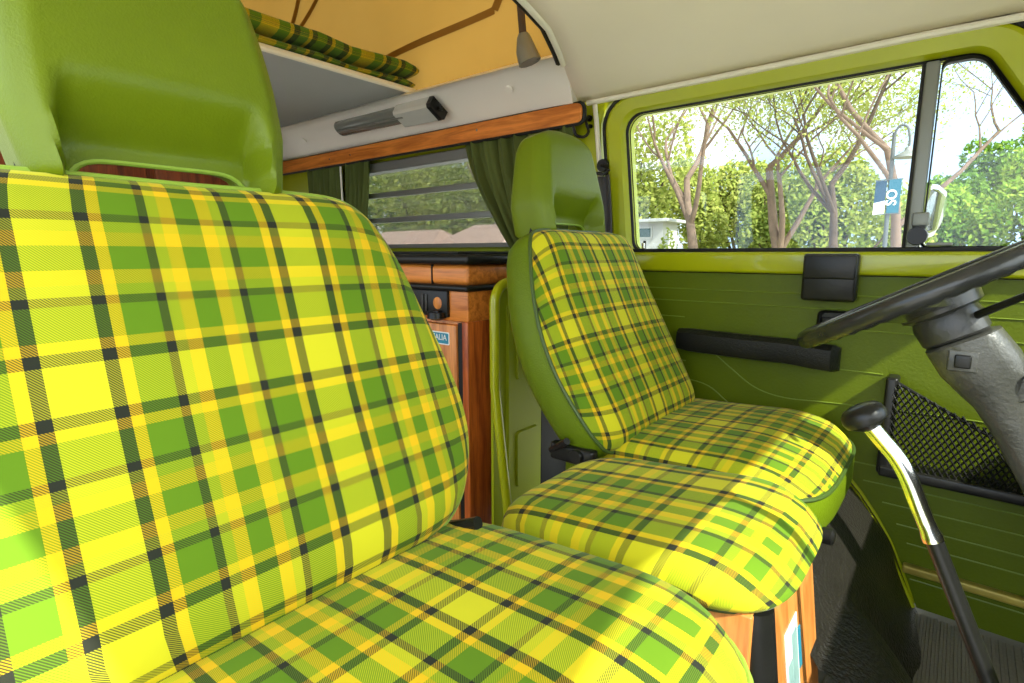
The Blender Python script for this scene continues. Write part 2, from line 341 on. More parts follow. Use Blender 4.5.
# armrest
ar = MB()
prof = [(.0, 1.131), (.035, 1.134), (.052, 1.124), (.056, 1.10), (.048, 1.078), (.0, 1.068)]
def armring(x, k, dz=0): return [(x, DY-p[0]*k, 1.10+(p[1]-1.10)*(.6+.4*k)+dz) for p in prof]
ar.loft([armring(-.568, .3, .006), armring(-.562, .8, .004), armring(-.53, 1, .003), armring(-.38, 1.0), armring(-.30, .95, .0), armring(-.24, 1.05, -.004), armring(-.205, 1.0, -.006), armring(-.192, .6, -.006)], True, True, True)
ar.build('armrest', 'blackarm', door_1)
ab = MB(); ab.box((-.276, 1.352, 1.226), (-.170, 1.386, 1.330), .007)
ash = ab.build('ashtray_box', 'black', door_1)
al = MB(); al.box((-.273, 1.346, 1.275), (-.173, 1.354, 1.327), .004); al.build('ashtray_lid', 'black', ash)
hd = MB(); ho = rpoly([(-.245, 1.155), (-.245, 1.203), (-.165, 1.203), (-.165, 1.155)], .012); hi = lerp_poly(ho, [(-.205, 1.179)]*len(ho), .22)
hd.loft([xz(ho, DY), xz(ho, DY-.01), xz(lerp_poly(ho, hi, .5), DY-.014), xz(hi, DY-.008), xz(hi, DY-.002)], True, False, True)
hd.build('door_handle', 'black', door_1)
hl = MB(); hl.box((-.235, DY-.012, 1.172), (-.185, DY-.004, 1.187), .003); hl.build('handle_lever', 'black', door_1)
# map pocket with mesh
pk = MB()
pk.box((-.100, 1.345, .865), (-.078, 1.40, 1.075), .006)
pk.box((-.095, 1.338, .862), (.32, 1.40, .885), .005)
pk.tube([(-.085, 1.352, 1.068), (.0, 1.350, 1.022), (.06, 1.348, .99), (.14, 1.348, .965), (.3, 1.348, .955)], .0035, 8)
pocket = pk.build('map_pocket', 'black', door_1)
ms = MB()
def ptop(x): return 1.068 - .103*min(1, max(0, (x+.085)/.23))
step = .0085
for k in range(-26, 80):
    for sgn in (1, -1):
        seg = []
        x0 = -.085 + k*step*1.3
        for q in range(0, 60):
            z = .88 + q*.004; x = x0 + sgn*(z-.88)*.62
            if -.085 <= x <= .30 and z <= ptop(x): seg.append((x, 1.349-.004*sin((z-.88)*12), z))
            elif len(seg) > 1: break
        if len(seg) > 2: ms.tube([seg[0], seg[len(seg)//2], seg[-1]], .0019, 4, False)
ms.build('pocket_mesh', 'black', pocket)
pb = MB(); pb.box((-.08, 1.393, .885), (.3, 1.399, .955)); 
# quarter window divider and latch
dv = MB(); dv.box((-.097, 1.395, 1.335), (-.074, 1.425, 1.702), .004); dvo = dv.build('window_divider', 'alug', door_1)
dv = MB(); dv.box((-.103, 1.397, 1.335), (-.096, 1.425, 1.700), .002); dv.build('divider_rubber', 'rubber', dvo)
dv = MB(); qo = rpoly([(-.072, 1.340), (-.072, 1.704), (-.012, 1.704), (.215, 1.340)], [.012, .012, .04, .015]); cen = (.0, 1.47)
qi = lerp_poly(qo, [cen]*len(qo), .035)
dv.loft([xz(qo, 1.408), xz(qi, 1.402), xz(qi, 1.42), xz(qo, 1.42)]); dv.build('quarter_light_seal', 'rubber', door_1)
lt = MB(); lt.disc((-.078, 1.395, 1.365), (0, -1, 0), .018, .02, 20); lt.box((-.088, 1.388, 1.36), (-.066, 1.398, 1.40), .004)
lt.build('quarter_light_latch', 'black', door_1)
lt = MB(); lt.box((-.090, 1.386, 1.385), (-.062, 1.396, 1.412), .003); lt.box((-.062, 1.39, 1.345), (-.02, 1.398, 1.352), .002); lt.build('latch_plate', 'alug', door_1)
g = MB(); gi = lerp_poly(wo_in, wo_out, .01); g.loft([xz(gi, 1.426), xz(gi, 1.429)], True, True, True)
window_1 = structure(g.build('window_1', 'glass'))

# ---- wall_left : pillar and panels around the door and behind it
wl = MB()
op = rpoly([(-.80, .50), (-.842, 1.768), (.055, 1.768), (.36, .50)], [.02, .08, .09, .02])
rect = rpoly([(-1.06, .45), (-1.06, 1.80), (.60, 1.80), (.60, .45)], .001)
wl.loft([xz(op, 1.47), xz(op, 1.415), xz(lerp_poly(op, rect, .04), 1.405), xz(rect, 1.405)])
hole = rpoly([(-2.06, 1.352), (-2.06, 1.685), (-1.13, 1.685), (-1.13, 1.352)], .03)
rect2 = rpoly([(-2.80, .45), (-2.80, 1.80), (-1.06, 1.80), (-1.06, .45)], .001)
wl.loft([xz(hole, 1.47), xz(hole, 1.42), xz(rect2, 1.405)])
wall_left = structure(wl.build('wall_left', 'paint_frame'))
# outer skin of the left side, so the van is closed from outside
# ivory edge strip beside the door opening and along the headliner
t1 = MB(); t1.tube([(-.855, 1.398, 1.775), (-.845, 1.398, 1.70), (-.822, 1.398, 1.50), (-.805, 1.398, 1.30), (-.80, 1.40, .9)], .007, 8)
structure(t1.build('trim_1', 'trimw'))
# ---- ceiling (headliner)
def hz(y): return 1.852 - .098*((y-.64)/.76)**2
def xs(y):
    P = [(-.2, -.70), (.5, -.705), (.885, -.737), (1.05, -.765), (1.16, -.808), (1.25, -.848), (1.30, -.868), (1.40, -.905)]
    for (a, b), (c, d) in zip(P, P[1:]):
        if y <= c: t = (y-a)/(c-a); return b+(d-b)*t
    return P[-1][1]
ce = MB()
def cfn(u, v):
    y = -.12 + v*1.515; x = xs(y) + u*(.50-xs(y)); z = hz(y)
    if u > .75: z -= .09*((u-.75)/.25)**2
    return (x, y, z)
ce.grid(cfn, 24, 40)
ceiling = structure(ce.build('ceiling', 'cream'))
sol = ceiling.modifiers.new('s', 'SOLIDIFY'); sol.thickness = .012; sol.offset = 1
t2 = MB(); t2.tube([(-.87, 1.388, 1.752), (-.5, 1.388, 1.750), (-.1, 1.388, 1.750), (.2, 1.388, 1.745), (.45, 1.388, 1.71)], .0075, 8); structure(t2.build('trim_2', 'trimw'))
t3 = MB(); pts = [(xs(y), y, hz(y)+.000) for y in [-.1+.05*i for i in range(27)]]
t3.tube([(a, b, c) for a, b, c in pts], .0075, 8)
t3o = structure(t3.build('trim_3', 'trimw'))
t3 = MB(); t3.tube([(a-.014, b, c+.008) for a, b, c in pts], .009, 8); structure(t3.build('trim_4', 'rubber'))
# roof skin above the cab
rs = MB(); rs.grid(lambda u, v: (-.70+u*1.22, -.2+v*1.7, 1.90-.10*((v-.5)*2)**4-.16*u**4), 8, 12); 
roof = structure(rs.build('trim_5', 'bodyw'))
# ---- white padded side beam above the window
wb = MB()
bprof = [(1.19, 1.822), (1.205, 1.828), (1.235, 1.822), (1.275, 1.80), (1.31, 1.775), (1.335, 1.752), (1.345, 1.744)]
def brow(x, dz=0, k=1): return [(x, y, z+dz) for y, z in bprof] + [(x, 1.404, 1.744+dz), (x, 1.404, 1.855+dz), (x, 1.22, 1.840+dz)]
rows = [[(x + (.838-.0)*0 , y, z) for x, y, z in brow(-2.8, .025)]]
for x in (-2.2, -1.6, -1.2, -1.0): rows.append(brow(x, .022*(-x-.84)/1.9))
rows.append([(xs(min(1.4, y))-.004, y, z-.004) for _, y, z in brow(0)])
wb.loft(rows, True, True, True)
beam = tag(wb.build('roof_side_beam', 'whitev', sharp=50), 'white padded vinyl beam running above the wooden strip and rear window', 'roof trim panel')
for x, nm in ((-1.062, 0), (-2.182, 0)):
    b = MB(); b.disc((x, 1.272, 1.800), (0, -.62, -.78), .011, .006, 16); b.build('screw_cap', 'whitev', beam)
# wooden strip
ws = MB(); wp = rpoly([(-2.80, 1.700), (-2.80, 1.752), (-.855, 1.742), (-.855, 1.690)], [.004, .004, .018, .018])
ws.loft([xz(wp, 1.352), xz(wp, 1.336), xz(lerp_poly(wp, [(-1.8, 1.72)]*len(wp), .003), 1.334)], True, True, True)
strip = tag(ws.build('wooden_valance', 'woodx'), 'orange wood-grain valance strip with black edging above the rear window', 'wooden trim strip')
we = MB(); we.tube([(p[0], 1.345, p[1]) for p in lerp_poly(wp, [(-1.8, 1.72)]*len(wp), -.003)], .0065, 8, closed=True); we.build('edging', 'rubber', strip)
we = MB()
for x in (-1.25, -1.95, -2.1): we = MB(); we.disc((x, 1.334, 1.722), (0, -1, 0), .004, .002, 10); we.build('screw', 'chrome', strip)
# fluorescent lamp on the beam
def beam_pt(x, t):   # point on the slanted face of the beam
    return Vector((x, 1.215+.12*t, 1.828-.074*t + .022*(-x-.84)/1.9))
lampo = thing('strip_lamp', (-1.55, 1.27, 1.80), 'grey tubular strip lamp with a pale box end and black cap', 'lamp')
nrm = Vector((0, -.53, -.85)).normalized(); tng = Vector((0, .85, -.53)).normalized()
def lampsec(x, half, h, n=7, bev=.5):
    c = beam_pt(x, .42); pr_ = [(-half, 0)] + [(-half*cos(pi*k/n)*1.0, h*(.35+.65*sin(pi*k/n))) for k in range(n+1)] + [(half, 0)]
    return [c + tng*a + nrm*b for a, b in pr_]
lb = MB(); lb.loft([lampsec(-1.92, .018, .015), lampsec(-1.90, .03, .028), lampsec(-1.53, .03, .030)], True, True, True); lb.build('lens', 'lamp', lampo)
def boxsec(x, half, h):
    c = beam_pt(x, .42); return [c+tng*a+nrm*b for a, b in [(-half, 0), (-half, h*.8), (-half*.8, h), (half*.8, h), (half, h*.8), (half, 0)]]
lb = MB(); lb.loft([boxsec(-1.53, .036, .036), boxsec(-1.36, .036, .036)], True, True, True); lb.build('housing', 'lampw', lampo, sharp=20)
lb = MB(); lb.loft([boxsec(-1.361, .037, .038), boxsec(-1.343, .036, .037)], True, True, True)
c = beam_pt(-1.34, .42)+nrm*.02; lb.box(c-Vector((.002, .008, .005)), c+Vector((.01, .008, .005)))
lb.build('end_cap', 'black', lampo, sharp=20)
lb = MB(); a_, b_ = beam_pt(-1.88, .42)+nrm*.034+tng*-.012, beam_pt(-1.50, .42)+nrm*.035+tng*-.012
lb.tube([a_, b_], .004, 6); lb.build('chrome_band', 'alug', lampo)

# ---- louvred rear window
window_2 = MB()
wfr = rpoly([(-2.06, 1.352), (-2.06, 1.685), (-1.13, 1.685), (-1.13, 1.352)], .03); wfi = rpoly([(-2.03, 1.366), (-2.03, 1.655), (-1.155, 1.655), (-1.155, 1.366)], .012)
window_2.loft([xz(wfr, 1.40), xz(wfr, 1.385), xz(wfi, 1.388), xz(wfi, 1.45), xz(wfr, 1.45)])
w2 = structure(window_2.build('window_2', 'alug'))
for i, z in enumerate((1.366, 1.466, 1.567)):
    b = MB(); b.loft([[(x, 1.405+.03, z), (x, 1.409+.03, z), (x, 1.44+.03, z+.108), (x, 1.436+.03, z+.108)] for x in (-2.03, -1.155)], True, True, True); b.build('glass_slat', 'glassl', w2, smooth=False)
for z in (1.462, 1.562):
    b = MB(); b.box((-2.03, 1.398, z-.009), (-1.155, 1.418, z+.011), .003); b.build('louvre_rail', 'alug', w2)
b = MB(); b.box((-2.03, 1.39, 1.652), (-1.15, 1.402, 1.690), .004); b.build('louvre_header', 'alu', w2)
# curtains
def curtain(name, xt0, xt1, xb0, xb1, z0, z1, y, label, folds, tie=None):
    m = MB()
    def fn(u, v):
        k = v**1.6 if tie else v
        x0 = xt0+(xb0-xt0)*k; x1 = xt1+(xb1-xt1)*k
        return (x0+(x1-x0)*u, y+.014*sin(u*folds*2*pi+1.3*v)+.006*sin(u*folds*4.7*pi), z1+(z0-z1)*v)
    m.grid(fn, folds*12, 20); o = m.build(name, 'curtain', sharp=80)
    s = o.modifiers.new('s', 'SOLIDIFY'); s.thickness = .003
    return tag(o, label, 'curtain', 'olive curtains at the rear window')
curtain('curtain', -2.02, -1.86, -2.05, -1.93, 1.34, 1.70, 1.36, 'gathered olive green curtain at the left end of the louvred window', 5, 1)
curtain('curtain', -2.32, -2.06, -2.30, -2.10, 1.34, 1.70, 1.36, 'olive curtain furthest left beyond the thin white cord', 6, 1)
curtain('curtain', -1.33, -.90, -1.09, -.93, 1.30, 1.70, 1.36, 'olive curtain drawn back behind the far headrest', 7, 1)
b = MB(); b.tube([(-2.055, 1.355, 1.69), (-2.045, 1.35, 1.52), (-2.05, 1.35, 1.36)], .0045, 6); tag(b.build('hanging_cord', 'whitev'), 'thin white cord hanging between the two left curtains', 'cord')
# coat hook
b = MB(); b.tube(catmull([(-.868, 1.392, 1.715), (-.866, 1.375, 1.700), (-.858, 1.378, 1.672), (-.862, 1.36, 1.655), (-.878, 1.345, 1.66), (-.885, 1.34, 1.682)], 6, False), .0042, 8)
b.disc((-.868, 1.400, 1.712), (0, -1, 0), .009, .008, 14); b.disc((-.864, 1.400, 1.69), (0, -1, 0), .006, .008, 14)
tag(b.build('coat_hook', 'black'), 'small black coat hook on the green door pillar', 'hook')
# seat belt
sb = thing('seat_belt', (-.82, 1.38, 1.52), 'dark grey seat belt hanging down the green pillar behind the driver seat', 'seat belt')
b = MB(); b.disc((-.812, 1.392, 1.575), (0, -1, 0), .018, .014, 18); b.tube([(-.812, 1.375, 1.575), (-.795, 1.370, 1.570), (-.785, 1.370, 1.558), (-.80, 1.368, 1.548), (-.83, 1.372, 1.555)], .005, 8); b.build('belt_anchor', 'black', sb)
b = MB(); b.grid(lambda u, v: (-.822+u*.045+v*.03+.006*sin(v*3), 1.372+.012*sin(u*pi*1.5)+.004*sin(v*9), 1.545-v*.55), 10, 24); o = b.build('webbing', 'belt', sb)
s = o.modifiers.new('s', 'SOLIDIFY'); s.thickness = .002

# ---- upper bunk board and its cushion, pop-top canvas
bb = MB(); bb.box((-2.75, -.05, 1.848), (-1.455, 1.25, 1.865), .004)
bunk = tag(bb.build('bunk_board', 'grey_board'), 'grey underside of the upper bunk board with a white front edge', 'bunk board')
b = MB(); b.tube([(-1.452, -.05, 1.856), (-1.452, 1.245, 1.856), (-2.7, 1.245, 1.856)], .010, 8); b.build('edge_trim', 'trimw', bunk)
bc = MB(); uvs = []
def rollsec(y, cz, hx, hz_, x1):
    out = []
    for k in range(28):
        t = 2*pi*k/28; c_, s_ = cos(t), sin(t); e = .45
        out.append((x1-hx+hx*math.copysign(abs(c_)**e, c_), y, cz+hz_*math.copysign(abs(s_)**.7, s_)))
    return out
def bunk_cushion(cz, hz_, x1, hx=.38):
    m = MB(); ys = [-.02, .0, .03] + [.1*k for k in range(1, 12)] + [1.19, 1.232, 1.245]
    rings = []; uv = []
    for i, y in enumerate(ys):
        k = min(1, .55+.45*min(i, len(ys)-1-i)/2)
        ring = rollsec(y, cz + .004*sin(y*23), hx, hz_*k*(1+.05*sin(y*17)), x1-.02*(1-k)+.006*sin(y*11)); rings.append(ring)
        for q, p in enumerate(ring): uv.append((y, q*.02))
    m.loft(rings, True, True, True); return m, uv
m_, uv_ = bunk_cushion(1.914, .029, -1.415); o = m_.build('bunk_cushion', 'plaid_c', uv=uv_, sharp=60); tag(o, 'rolled plaid upper bunk cushion, the thicker one on top', 'cushion', 'plaid cushions on the upper bunk')
m_, uv_ = bunk_cushion(1.875, .012, -1.435); o = m_.build('bunk_cushion', 'plaid_c', uv=uv_, sharp=60); tag(o, 'thin plaid upper bunk cushion lying directly on the grey board', 'cushion', 'plaid cushions on the upper bunk')
cv = MB()
CY = 1.255
def lid(x): return 2.46 + (x+2.8)*.02
def cside(u, v, y=CY): 
    x = -2.8+u*2.2
    return (x, y + .012*sin(u*17+v*4)*sin(v*pi) + .02*sin(v*pi), 1.83+v*(lid(x)-1.83))
cv.grid(cside, 40, 10)
cv.grid(lambda u, v: cside(u, v, -.03), 20, 6)
cv.grid(lambda u, v: (-.60, -.03+u*1.285, 1.91+v*(lid(-.6)-1.91)), 16, 6)
cv.grid(lambda u, v: (-2.8, -.03+u*1.285, 1.83+v*.63), 8, 6)
poptop = thing('pop_top_roof', (-1.8, .6, 1.9), 'raised pop-top roof with amber canvas tent walls above the bunk', 'pop-top roof')
canvas = cv.build('canvas_wall', 'canvas', poptop, sharp=80)
def canvseam(pts, w_=.022):
    m = MB()
    for (a, b) in zip(pts, pts[1:]):
        a = Vector((a[0], 0, a[1])); b = Vector((b[0], 0, b[1])); d = (b-a).normalized(); p = Vector((-d.z, 0, d.x))*w_/2
        n = 14
        def P(q, s):
            c = a+(b-a)*q/n; u = (c.x+2.8)/2.2; v = (c.z-1.83)/(lid(c.x)-1.83); yy = cside(u, max(0, v))[1]-.006
            e = c+p*s; return (e.x, yy, e.z)
        m.add([P(q, s) for q in range(n+1) for s in (-1, 1)], [(2*q, 2*q+1, 2*q+3, 2*q+2) for q in range(n)])
    m.build('canvas_seam', 'canvasd', canvas)
canvseam([(-1.70, 1.985), (-1.12, 2.025)]); canvseam([(-1.12, 2.025), (-1.02, 2.20)], .03); canvseam([(-2.30, 2.18), (-1.75, 2.42)]); canvseam([(-2.5, 1.95), (-2.1, 2.4)], .03)
ld = MB(); ld.box((-2.85, -.12, 2.505), (-.50, 1.33, 2.535), .02)
ld.build('roof_lid', 'bodyw', poptop)
st = thing('roof_strut', (-.90, 1.165, 1.83), 'brown roof strut in a grey rubber foot at the roof opening corner', 'strut')
b = MB(); b.tube([(-.925, 1.165, 1.86), (-.93, 1.15, 2.0), (-.96, 1.12, 2.46)], .010, 10); b.build('rod', 'barkd', st)
b = MB(); b.tube([(-.912, 1.175, 1.815), (-.92, 1.168, 1.845), (-.925, 1.165, 1.875), (-.925, 1.163, 1.885)], [.030, .026, .018, .012], 12); b.build('foot', 'alug', st)

# ---- floor, wheel arch, cab mats
fl = MB(); fl.box((-2.8, -.12, .50), (.62, 1.47, .548)); floor = structure(fl.build('floor', 'floor', smooth=False))
rm = MB()
x = -.12; ysr = []
while x < .55: ysr += [(x, .549), (x+.001, .552), (x+.006, .552), (x+.007, .549)]; x += .0115
rm.add([(xx, y, zz) for y in (.60, 1.395) for xx, zz in ysr], [(i, i+1, i+1+len(ysr), i+len(ysr)) for i in range(len(ysr)-1)])
structure(rm.build('floor_ribs', 'floor', smooth=False)); bpy.data.objects['floor_ribs'].name = 'trim_6'
# moulded black cover over the wheel arch
def arch_x(z):
    P = [(.56, -.004), (.632, -.042), (.693, -.07), (.746, -.102), (.791, -.135), (.82, -.161), (.88, -.22), (.94, -.30)]
    for (a, b), (c, d) in zip(P, P[1:]):
        if z <= c: return b+(d-b)*(z-a)/(c-a)
    return P[-1][1]
wa = MB()
def wfn(u, v):
    y = .80+u*.602; z = .545+v*.38; x = arch_x(z)
    # second, lower swelling nearest the seat box
    x += .0
    s_ = max(0, 1-((y-.86)/.17)**2); zz = max(0, 1-((z-.545)/.20)**2)
    x += .11*(s_**.5)*(zz**.5)*1.0 - .07*max(0, 1-(y-.80)/.3)*min(1, max(0, (z-.6)/.15))*0
    x += .008*sin(y*21+z*13)*(zz)
    return (x+.006, y, z)
wa.grid(wfn, 50, 50)
archo = tag(wa.build('wheel_arch_cover', 'mat_black', sharp=80), 'black grained moulded cover bulging over the wheel arch below the seat', 'wheel arch cover')
b = MB(); b.tube([(x, 1.386, z) for x, z in [(-.20, .86)]+arch], .006, 8); structure(b.build('trim_7', 'paint'))

# ---- seat box under the middle cushion
sx = thing('seat_box', (-.3, .7, .55), 'orange wooden seat box with a black rubber corner under the middle cushion', 'seat box')
b = MB(); b.box((-.47, .595, .55), (-.142, .845, .925), .003); b.build('box_body', 'woodz', sx)
b = MB(); b.loft([[(-.16, .64, .555), (-.085, .64, .555), (-.085, .842, .555), (-.16, .842, .555)], [(-.16, .64, .92), (-.130, .64, .92), (-.130, .842, .92), (-.16, .842, .92)]], True, True, True); b.build('front_panel', 'woodz', sx, sharp=20)
b = MB(); b.tube([(-.103, .622, .553), (-.146, .622, .924)], .021, 12); b.build('corner_guard', 'black', sx)
def onpanel(y0, y1, z0, z1, t=.001):
    f = lambda z: -.085-.045*(z-.555)/.365
    m = MB(); m.add([(f(z)+d, y, z) for d in (.0002, t) for y, z in ((y0, z0), (y1, z0), (y1, z1), (y0, z1))], [(0, 1, 2, 3), (4, 5, 6, 7), (0, 1, 5, 4), (1, 2, 6, 5), (2, 3, 7, 6), (3, 0, 4, 7)]); return m
onpanel(.675, .735, .745, .865).build('sticker', 'white', sx, smooth=False)
onpanel(.682, .702, .750, .820, .0016).build('sticker_bar', 'bluepale', sx, smooth=False); onpanel(.704, .729, .755, .850, .0018).build('sticker_bar', 'bluepale', sx, smooth=False); onpanel(.737, .748, .785, .84, .0016).build('sticker_edge', 'blue', sx, smooth=False)
# seat pedestals (painted metal) under the two seats
for y0, y1, lab in ((-.05, .47, 'painted green pedestal under the passenger seat'), (.90, 1.33, 'painted green pedestal under the driver seat')):
    b = MB(); b.box((-.60, y0, .55), (-.24, y1, .865), .01); tag(b.build('seat_pedestal', 'paint'), lab, 'seat pedestal')

# ================================================================= SEATS
def pad(outline, center, cover, shell, Mp, parent, cover_mat, shell_mat, pipe_mat, uvf, pipe_r=.005, names=('plaid_cover', 'shell', 'piping'), pipe2=None, pipe_at=0):
    def ring(ins, c):
        out = []
        for a, b in outline:
            da, db = a-center[0], b-center[1]; L = sqrt(da*da+db*db); k = max(0.0, 1-ins/L)
            out.append((center[0]+da*k, center[1]+db*k, c))
        return out
    sh = MB(); rs_ = [ring(*p) for p in shell]; sh.loft([[Mp(*p) for p in r] for r in rs_], True, False, True)
    so = sh.build(names[1], shell_mat, parent, sharp=50)
    cm = MB(); uv = []; rings = [ring(*p) for p in cover]
    # inner rings by fraction
    last = cover[-1]; inner = []
    for f, dc_ in ((.94, .17), (.88, .32), (.8, .5), (.7, .66), (.6, .78), (.5, .87), (.4, .93), (.3, .965), (.2, .985), (.1, .997), (.02, 1.0)):
        r0 = rings[len(cover)-1]; inner.append([(center[0]+(p[0]-center[0])*f, center[1]+(p[1]-center[1])*f, last[1]+dc_*pad.crown) for p in r0])
    rings += inner
    cm.loft([[Mp(*p) for p in r] for r in rings], True, False, True)
    L0 = 0
    for i, r in enumerate(rings):
        for q, p in enumerate(r):
            # UV by unrolled position: planar plus drop over the rim
            ex = 0
            if i < len(cover): 
                ex = (cover[-1][1]-p[2])*.8
            da, db = p[0]-center[0], p[1]-center[1]; L = max(1e-6, sqrt(da*da+db*db))
            uv.append(uvf(p[0]+da/L*ex, p[1]+db/L*ex))
    co = cm.build(names[0], cover_mat, so, uv=uv, sharp=70)
    pm = MB(); r = ring(cover[0][0]-.001, cover[0][1]); pm.tube([Mp(*p) for p in r], pipe_r, 8, closed=True); pm.build(names[2], pipe_mat, so)
    return so
def backmap(yc, xb, zb, tilt, w=1.0):
    st_, ct = sin(tilt), cos(tilt)
    def f(a, b, c):
        c2 = c - .018*sin(pi*min(1, max(0, b/.44))) + .012
        return (xb - st_*b + ct*c2, yc+a*w, zb + ct*b + st_*c2)
    return f
half = [(.0, .455), (.10, .456), (.175, .453), (.212, .436), (.236, .41), (.262, .365), (.286, .30), (.308, .23), (.318, .155), (.306, .09), (.265, .03), (.20, .0), (.11, -.006)]
backline = catmull(half + [(0, -.008)] + [(-a, b) for a, b in half[:0:-1]], 6)
half2 = [(.0, .455), (.10, .456), (.160, .452), (.188, .437), (.208, .39), (.230, .32), (.246, .24), (.250, .16), (.240, .08), (.222, .01), (.19, -.02), (.10, -.03)]
backline2 = catmull(half2 + [(0, -.031)] + [(-a, b) for a, b in half2[:0:-1]], 6)
cover_p = [(0, .032), (.006, .046), (.016, .057), (.032, .066), (.055, .072)]
shell_p = [(0, .032), (-.005, .015), (-.006, -.010), (.002, -.038), (.018, -.055), (.05, -.065)]
pad.crown = .012
def headrest(Mp, parent, w=.118, h=.258, T=.11, slot=.03):
    m = MB(); na, nb = 44, 30
    def bot(a):
        t = abs(a)/(w*.70)
        return slot*max(0, 1-t**8) if t < 1 else 0
    def width(b): return (1 - (.24*max(0, (b-.09)/(h-.09))**2.0 if h > .25 else .30*max(0, (b-.06)/(h-.06))**1.3))*(1-.10*max(0, 1-b/.07))
    def top(a): return h*(1-.10*abs(a/w)**3.2)
    def pt(i, j, side):
        s = -cos(pi*i/na); s = math.copysign(abs(s)**.9, s); t = .5-.5*cos(pi*j/nb)
        a0 = s*w; b = bot(a0)+t*(top(a0)-bot(a0)); a = a0*width(b)
        da = w*(1-abs(s))*width(b); db = t*(top(a0)-bot(a0)); dt = (1-t)*(top(a0)-bot(a0))
        e1 = min(1, da/.012); e2 = min(1, dt/.035); e3 = min(1, db/.012)
        e = lambda q: sqrt(max(0, 1-(1-q)**2))
        E = (.42+.58*e(e1))*(.40+.60*e(e2))*(.6+.4*e(e3))
        Tb = T*(1-.28*b/h)
        c = side*Tb/2*E
        if side > 0:
            # scooped recess at the lower middle
            rw = w*(.78-.10*(b/.085)) if b < .10 else 0
            if rw:
                k = min(1, max(0, (rw-abs(a0))/.012+.5)); kb = min(1, max(0, (.078-b)/.014))
                k = k*k*(3-2*k); kb = kb*kb*(3-2*kb)
                c -= .05*k*min(1, max(0, (.096-b)/.05))*E
            c += .006*max(0, 1-abs(abs(a0)-w*.80)/.012)*min(1, b/.06)*0
            # flat facets either side
            q = max(0, (abs(a0)/w-.80)/.20); c -= .020*q*E
        else:
            k = min(1, max(0, (w*.76-abs(a0))/.012+.5)); k = k*k*(3-2*k)
            c += .038*k*min(1, max(0, (.10-b)/.04))*E
        return (a, b, c)
    for side in (1, -1):
        m.grid(lambda u, v: Mp(*pt(round(u*na), round(v*nb), side)), na, nb)
    # close rim by stitching front and back borders
    def border():
        L = [(i, 0) for i in range(na)] + [(na, j) for j in range(nb)] + [(i, nb) for i in range(na, 0, -1)] + [(0, j) for j in range(nb, 0, -1)]
        return L
    B = border(); m.loft([[Mp(*pt(i, j, 1)) for i, j in B], [Mp(*pt(i, j, -1)) for i, j in B]])
    o = m.build('headrest', 'vinyl', parent, sharp=50)
    r = MB(); N_ = 24
    pts = [(w*.70*(-1+2*k/N_), bot(w*.70*(-1+2*k/N_)) - .001, .004) for k in range(N_+1)]
    r.tube([Mp(*p) for p in pts], .0025, 6); r.build('headrest_piping', 'piping', o)
    for s in (-1, 1):
        l = MB(); l.tube([Mp(s*w*.84, .03, 0), Mp(s*w*.84, -.03, .0)], .012, 10); l.build('headrest_post', 'rubber', o)
    z = MB(); z.tube([Mp(-w*.98, -.004, .040), Mp(0, -.0045, .042), Mp(w*1.0, -.004, .040)], .0035, 8); z.build('zip_seam', 'rubber', o)
    return o
def seat(label, yc, xb, zb, tilt, pm, line, hy, hx, hz_, ht, hw, hh):
    r = thing('front_seat', (xb+.15, yc, .86), label, 'car seat', None)
    bm_ = backmap(yc, xb, zb, tilt)
    pad(line, (0, .20), cover_p, shell_p, bm_, r, pm, 'vinyl_side', 'darkpiping' if pm == 'plaid_d' else 'piping', lambda a, b: (a+yc, b), .004, ('plaid_cover', 'backrest', 'piping'))
    hm = lambda a, b, c: (hx - sin(ht)*b + cos(ht)*c, hy + a, hz_ + cos(ht)*b + sin(ht)*c)
    headrest(hm, r, w=hw, h=hh, slot=.032)
    return r
# backrests: (yc, centre-plane x at base, z at base, tilt)
s1 = seat('near passenger seat in lime and yellow plaid with a large green headrest, filling the left', .232, -.535, .955, radians(19), 'plaid', backline, .224, -.665, 1.389, radians(9), .129, .262)
s2 = seat('far driver seat in plaid dimmed for its weaker light, with green vinyl sides, next to the door', 1.08, -.535, .950, radians(26), 'plaid_d', backline2, 1.082, -.735, 1.367, radians(7), .138, .238)

def superell(W, D, n=3.2, N_=96, taper=0, shift=0):
    out = []
    for k in range(N_*20):
        t = 2*pi*k/N_/20; c_, s_ = cos(t), sin(t)
        a = W/2*math.copysign(abs(c_)**(2/n), c_); b = D/2*math.copysign(abs(s_)**(2/n), s_)
        out.append((a, b))
    out.append(out[0]); L = [0]
    for p, q in zip(out, out[1:]): L.append(L[-1]+math.dist(p, q))
    res = []; j = 0
    for k in range(N_):
        d = L[-1]*k/N_
        while L[j+1] < d: j += 1
        f = (d-L[j])/max(1e-9, L[j+1]-L[j]); res.append((out[j][0]+(out[j+1][0]-out[j][0])*f, out[j][1]+(out[j+1][1]-out[j][1])*f))
    return res
def cushion(parent, yc, xc, z, W, D, cover, shell, pm, shell_mat, pipe, names, n=3.2, rise=.03, crown=.010, uvo=(0, 0), yaw_=0, taper=0):
    cy_, sy_ = cos(yaw_), sin(yaw_)
    def Mp(a, b, c):
        t_ = max(0, (b/D-.20)/.3); zz = z + c + rise*min(1, b/D+.5) - .030*t_*t_*min(1, max(.3, .3+(c+.03)/.04))
        return (xc+b*cy_-a*sy_, yc+a*cy_+b*sy_, zz)
    pad.crown = crown
    return pad(superell(W, D, n, taper=taper), (0, 0), cover, shell, Mp, parent, pm, shell_mat, pipe, lambda a, b: (a+uvo[0], b+uvo[1]), .004, names)
cov = [(0, -.028), (.003, -.012), (.010, .0), (.024, .010), (.045, .016)]
